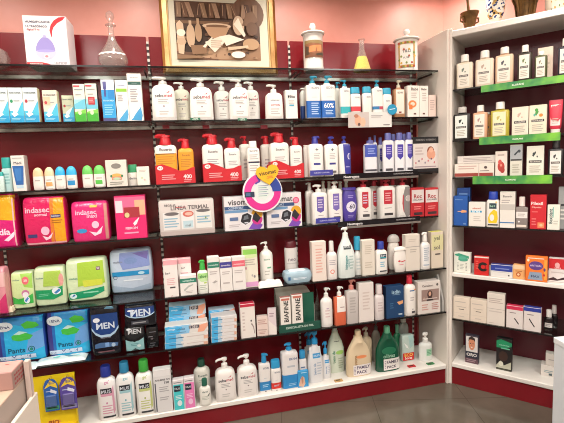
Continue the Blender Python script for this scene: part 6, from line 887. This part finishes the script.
q, s, H, loc = onK(544.5, 574, -26); rt = empty('ceramic_jar', loc); tag(rt, 'cream ceramic jar with golden brown scrollwork at the photo edge', 'jar')
mb = MB(); lathe(mb, [(0, 0), (s * .8, 0), (s * .84, H * .02), (s * .76, H * .07), (s * .95, H * .2), (s, H * .5), (s * .9, H * .75), (s * .6, H * .9), (s * .65, H), (0, H)], mat('ddd3c2', 's'), 36); mb.build('body', rt)
mb = MB(); v = []; n = 40
for k in range(26):
    a = math.radians(-175 + 170 * (k * 7 % 26) / 25); t = .1 + .5 * ((k * 11) % 26) / 26; rr = s * (.8 + .15 * min(1, t * 3)) * 1.012; 
    for j in range(6):
        b_ = a + .05 * math.cos(j * 1.0472) * (1 + k % 3 * .5); tt = t + .028 * math.sin(j * 1.0472); R_ = s * (.76 + (tt - .07) * 1.46 if tt < .2 else .95 + (tt - .2) * .167) + .0012; mb.v.append((R_ * math.cos(b_), R_ * math.sin(b_), tt * H))
    mb.f.append([len(mb.v) - 6 + j for j in range(6)]); mb.m.append(mb.mi(mat('b08a3c' if k % 2 else '6a7a4a')))
mb.build('painted_scrolls', rt)
# ================================================================== counters in the shop
# white counter end beside the angled cabinet
ka = 1.62; r = ray(553.3, 336.8); pz = r.z * (ka / r.y) + EYE; p0 = Vector((r.x * ka / r.y, ka)); du = Vector((.99, -.14)).normalized()
rt = empty('white_counter', (p0.x, p0.y, 0), math.atan2(du.y, du.x)); tag(rt, 'white shop counter end standing in front of the angled cabinet', 'counter')
MB().box(0.004, .7, -.5, -.004, 0.06, pz - .03, nodes_mat('pale_grey_laminate', 'd3d8dc', .4)).build('body', rt); MB().box(0, .72, -.52, 0, pz - .0295, pz, nodes_mat('grey_white_top', 'dcdfe0', .35), .003).build('worktop', rt); MB().box(.03, .68, -.47, -.03, 0, .0595, mat('3a3436')).build('plinth', rt)
# low display counter with cartons near the camera
kb_ = 1.5; r = ray(37.5, 391.5); P1 = Vector((r.x * kb_ / r.y, kb_)); z1 = r.z * kb_ / r.y + EYE
r = ray(14, 423); k2 = (z1 - EYE) / r.z; P2 = Vector((r.x * k2, r.y * k2)); dd = (P2 - P1).normalized(); nn = Vector((dd.y, -dd.x)); 
if nn.x > 0: nn = -nn
ang = math.atan2(-dd.y, -dd.x) - math.pi / 2
rt = empty('display_counter', (P1.x, P1.y, 0), ang); tag(rt, 'cream-sided low display counter holding taped cartons at the photo corner', 'counter')
M_CT = nodes_mat('cream_counter_panel', 'd8cdbf', .45)
MB().box(-.012, 0, -.7, 0, 0, z1, M_CT, .002).build('side_panel', rt); MB().box(-.6, -.0125, -.012, 0, 0, z1 - .11, M_CT, .002).build('back_panel', rt); MB().box(-.6, -.0125, -.7, -.0125, z1 - .12, z1 - .1, M_CT, .002).build('shelf_board', rt)
MB().box(-.6, -.0125, -.69, -.02, 0, z1 - .1205, M_CT).build('cabinet_body', rt)
cz = z1 - .1
def wcart(lab, x, y, w, l, h, z, c, ctop, cside, rz, tape=True, seal=None):
    mb = MB(); mb.box(-w / 2, w / 2, -l / 2, l / 2, 0, h, mat(c, 'c'), .0015); e = .0008
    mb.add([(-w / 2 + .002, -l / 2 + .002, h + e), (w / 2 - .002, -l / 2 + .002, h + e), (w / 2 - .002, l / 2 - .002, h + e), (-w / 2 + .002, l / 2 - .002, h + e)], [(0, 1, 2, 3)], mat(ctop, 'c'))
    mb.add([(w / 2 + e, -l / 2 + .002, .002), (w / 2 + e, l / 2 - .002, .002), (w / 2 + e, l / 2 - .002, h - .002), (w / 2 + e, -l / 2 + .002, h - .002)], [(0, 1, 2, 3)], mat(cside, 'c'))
    if seal:
        for i in range(5):
            for j in range(3): y0 = -l * .38 + i * l * .16; z0 = h * (.18 + .24 * j); mb.add([(w / 2 + 2 * e, y0, z0), (w / 2 + 2 * e, y0 + l * .12, z0), (w / 2 + 2 * e, y0 + l * .12, z0 + h * (.1 + .06 * ((i + j) % 2))), (w / 2 + 2 * e, y0, z0 + h * .12)], [(0, 1, 2, 3)], mat(seal, 'c'))
        for i in range(3): x0 = -w * .3 + i * w * .22; mb.add([(x0, -l * .25 + .02 * i, h + 2 * e), (x0 + w * .1, -l * .25 + .02 * i, h + 2 * e), (x0 + w * .1, l * .15, h + 2 * e), (x0, l * .15, h + 2 * e)], [(0, 1, 2, 3)], mat('9a4a48', 'c'))
    o = mb.build('carton', loc=(0, 0, 0)); M_ = Matrix.Translation((P1.x, P1.y, 0)) @ Matrix.Rotation(ang, 4, 'Z') @ Matrix.Translation((x, y, z)) @ Matrix.Rotation(math.radians(rz), 4, 'Z'); o.matrix_world = M_; tag(o, lab, 'box', 'taped cartons on the display counter'); return o
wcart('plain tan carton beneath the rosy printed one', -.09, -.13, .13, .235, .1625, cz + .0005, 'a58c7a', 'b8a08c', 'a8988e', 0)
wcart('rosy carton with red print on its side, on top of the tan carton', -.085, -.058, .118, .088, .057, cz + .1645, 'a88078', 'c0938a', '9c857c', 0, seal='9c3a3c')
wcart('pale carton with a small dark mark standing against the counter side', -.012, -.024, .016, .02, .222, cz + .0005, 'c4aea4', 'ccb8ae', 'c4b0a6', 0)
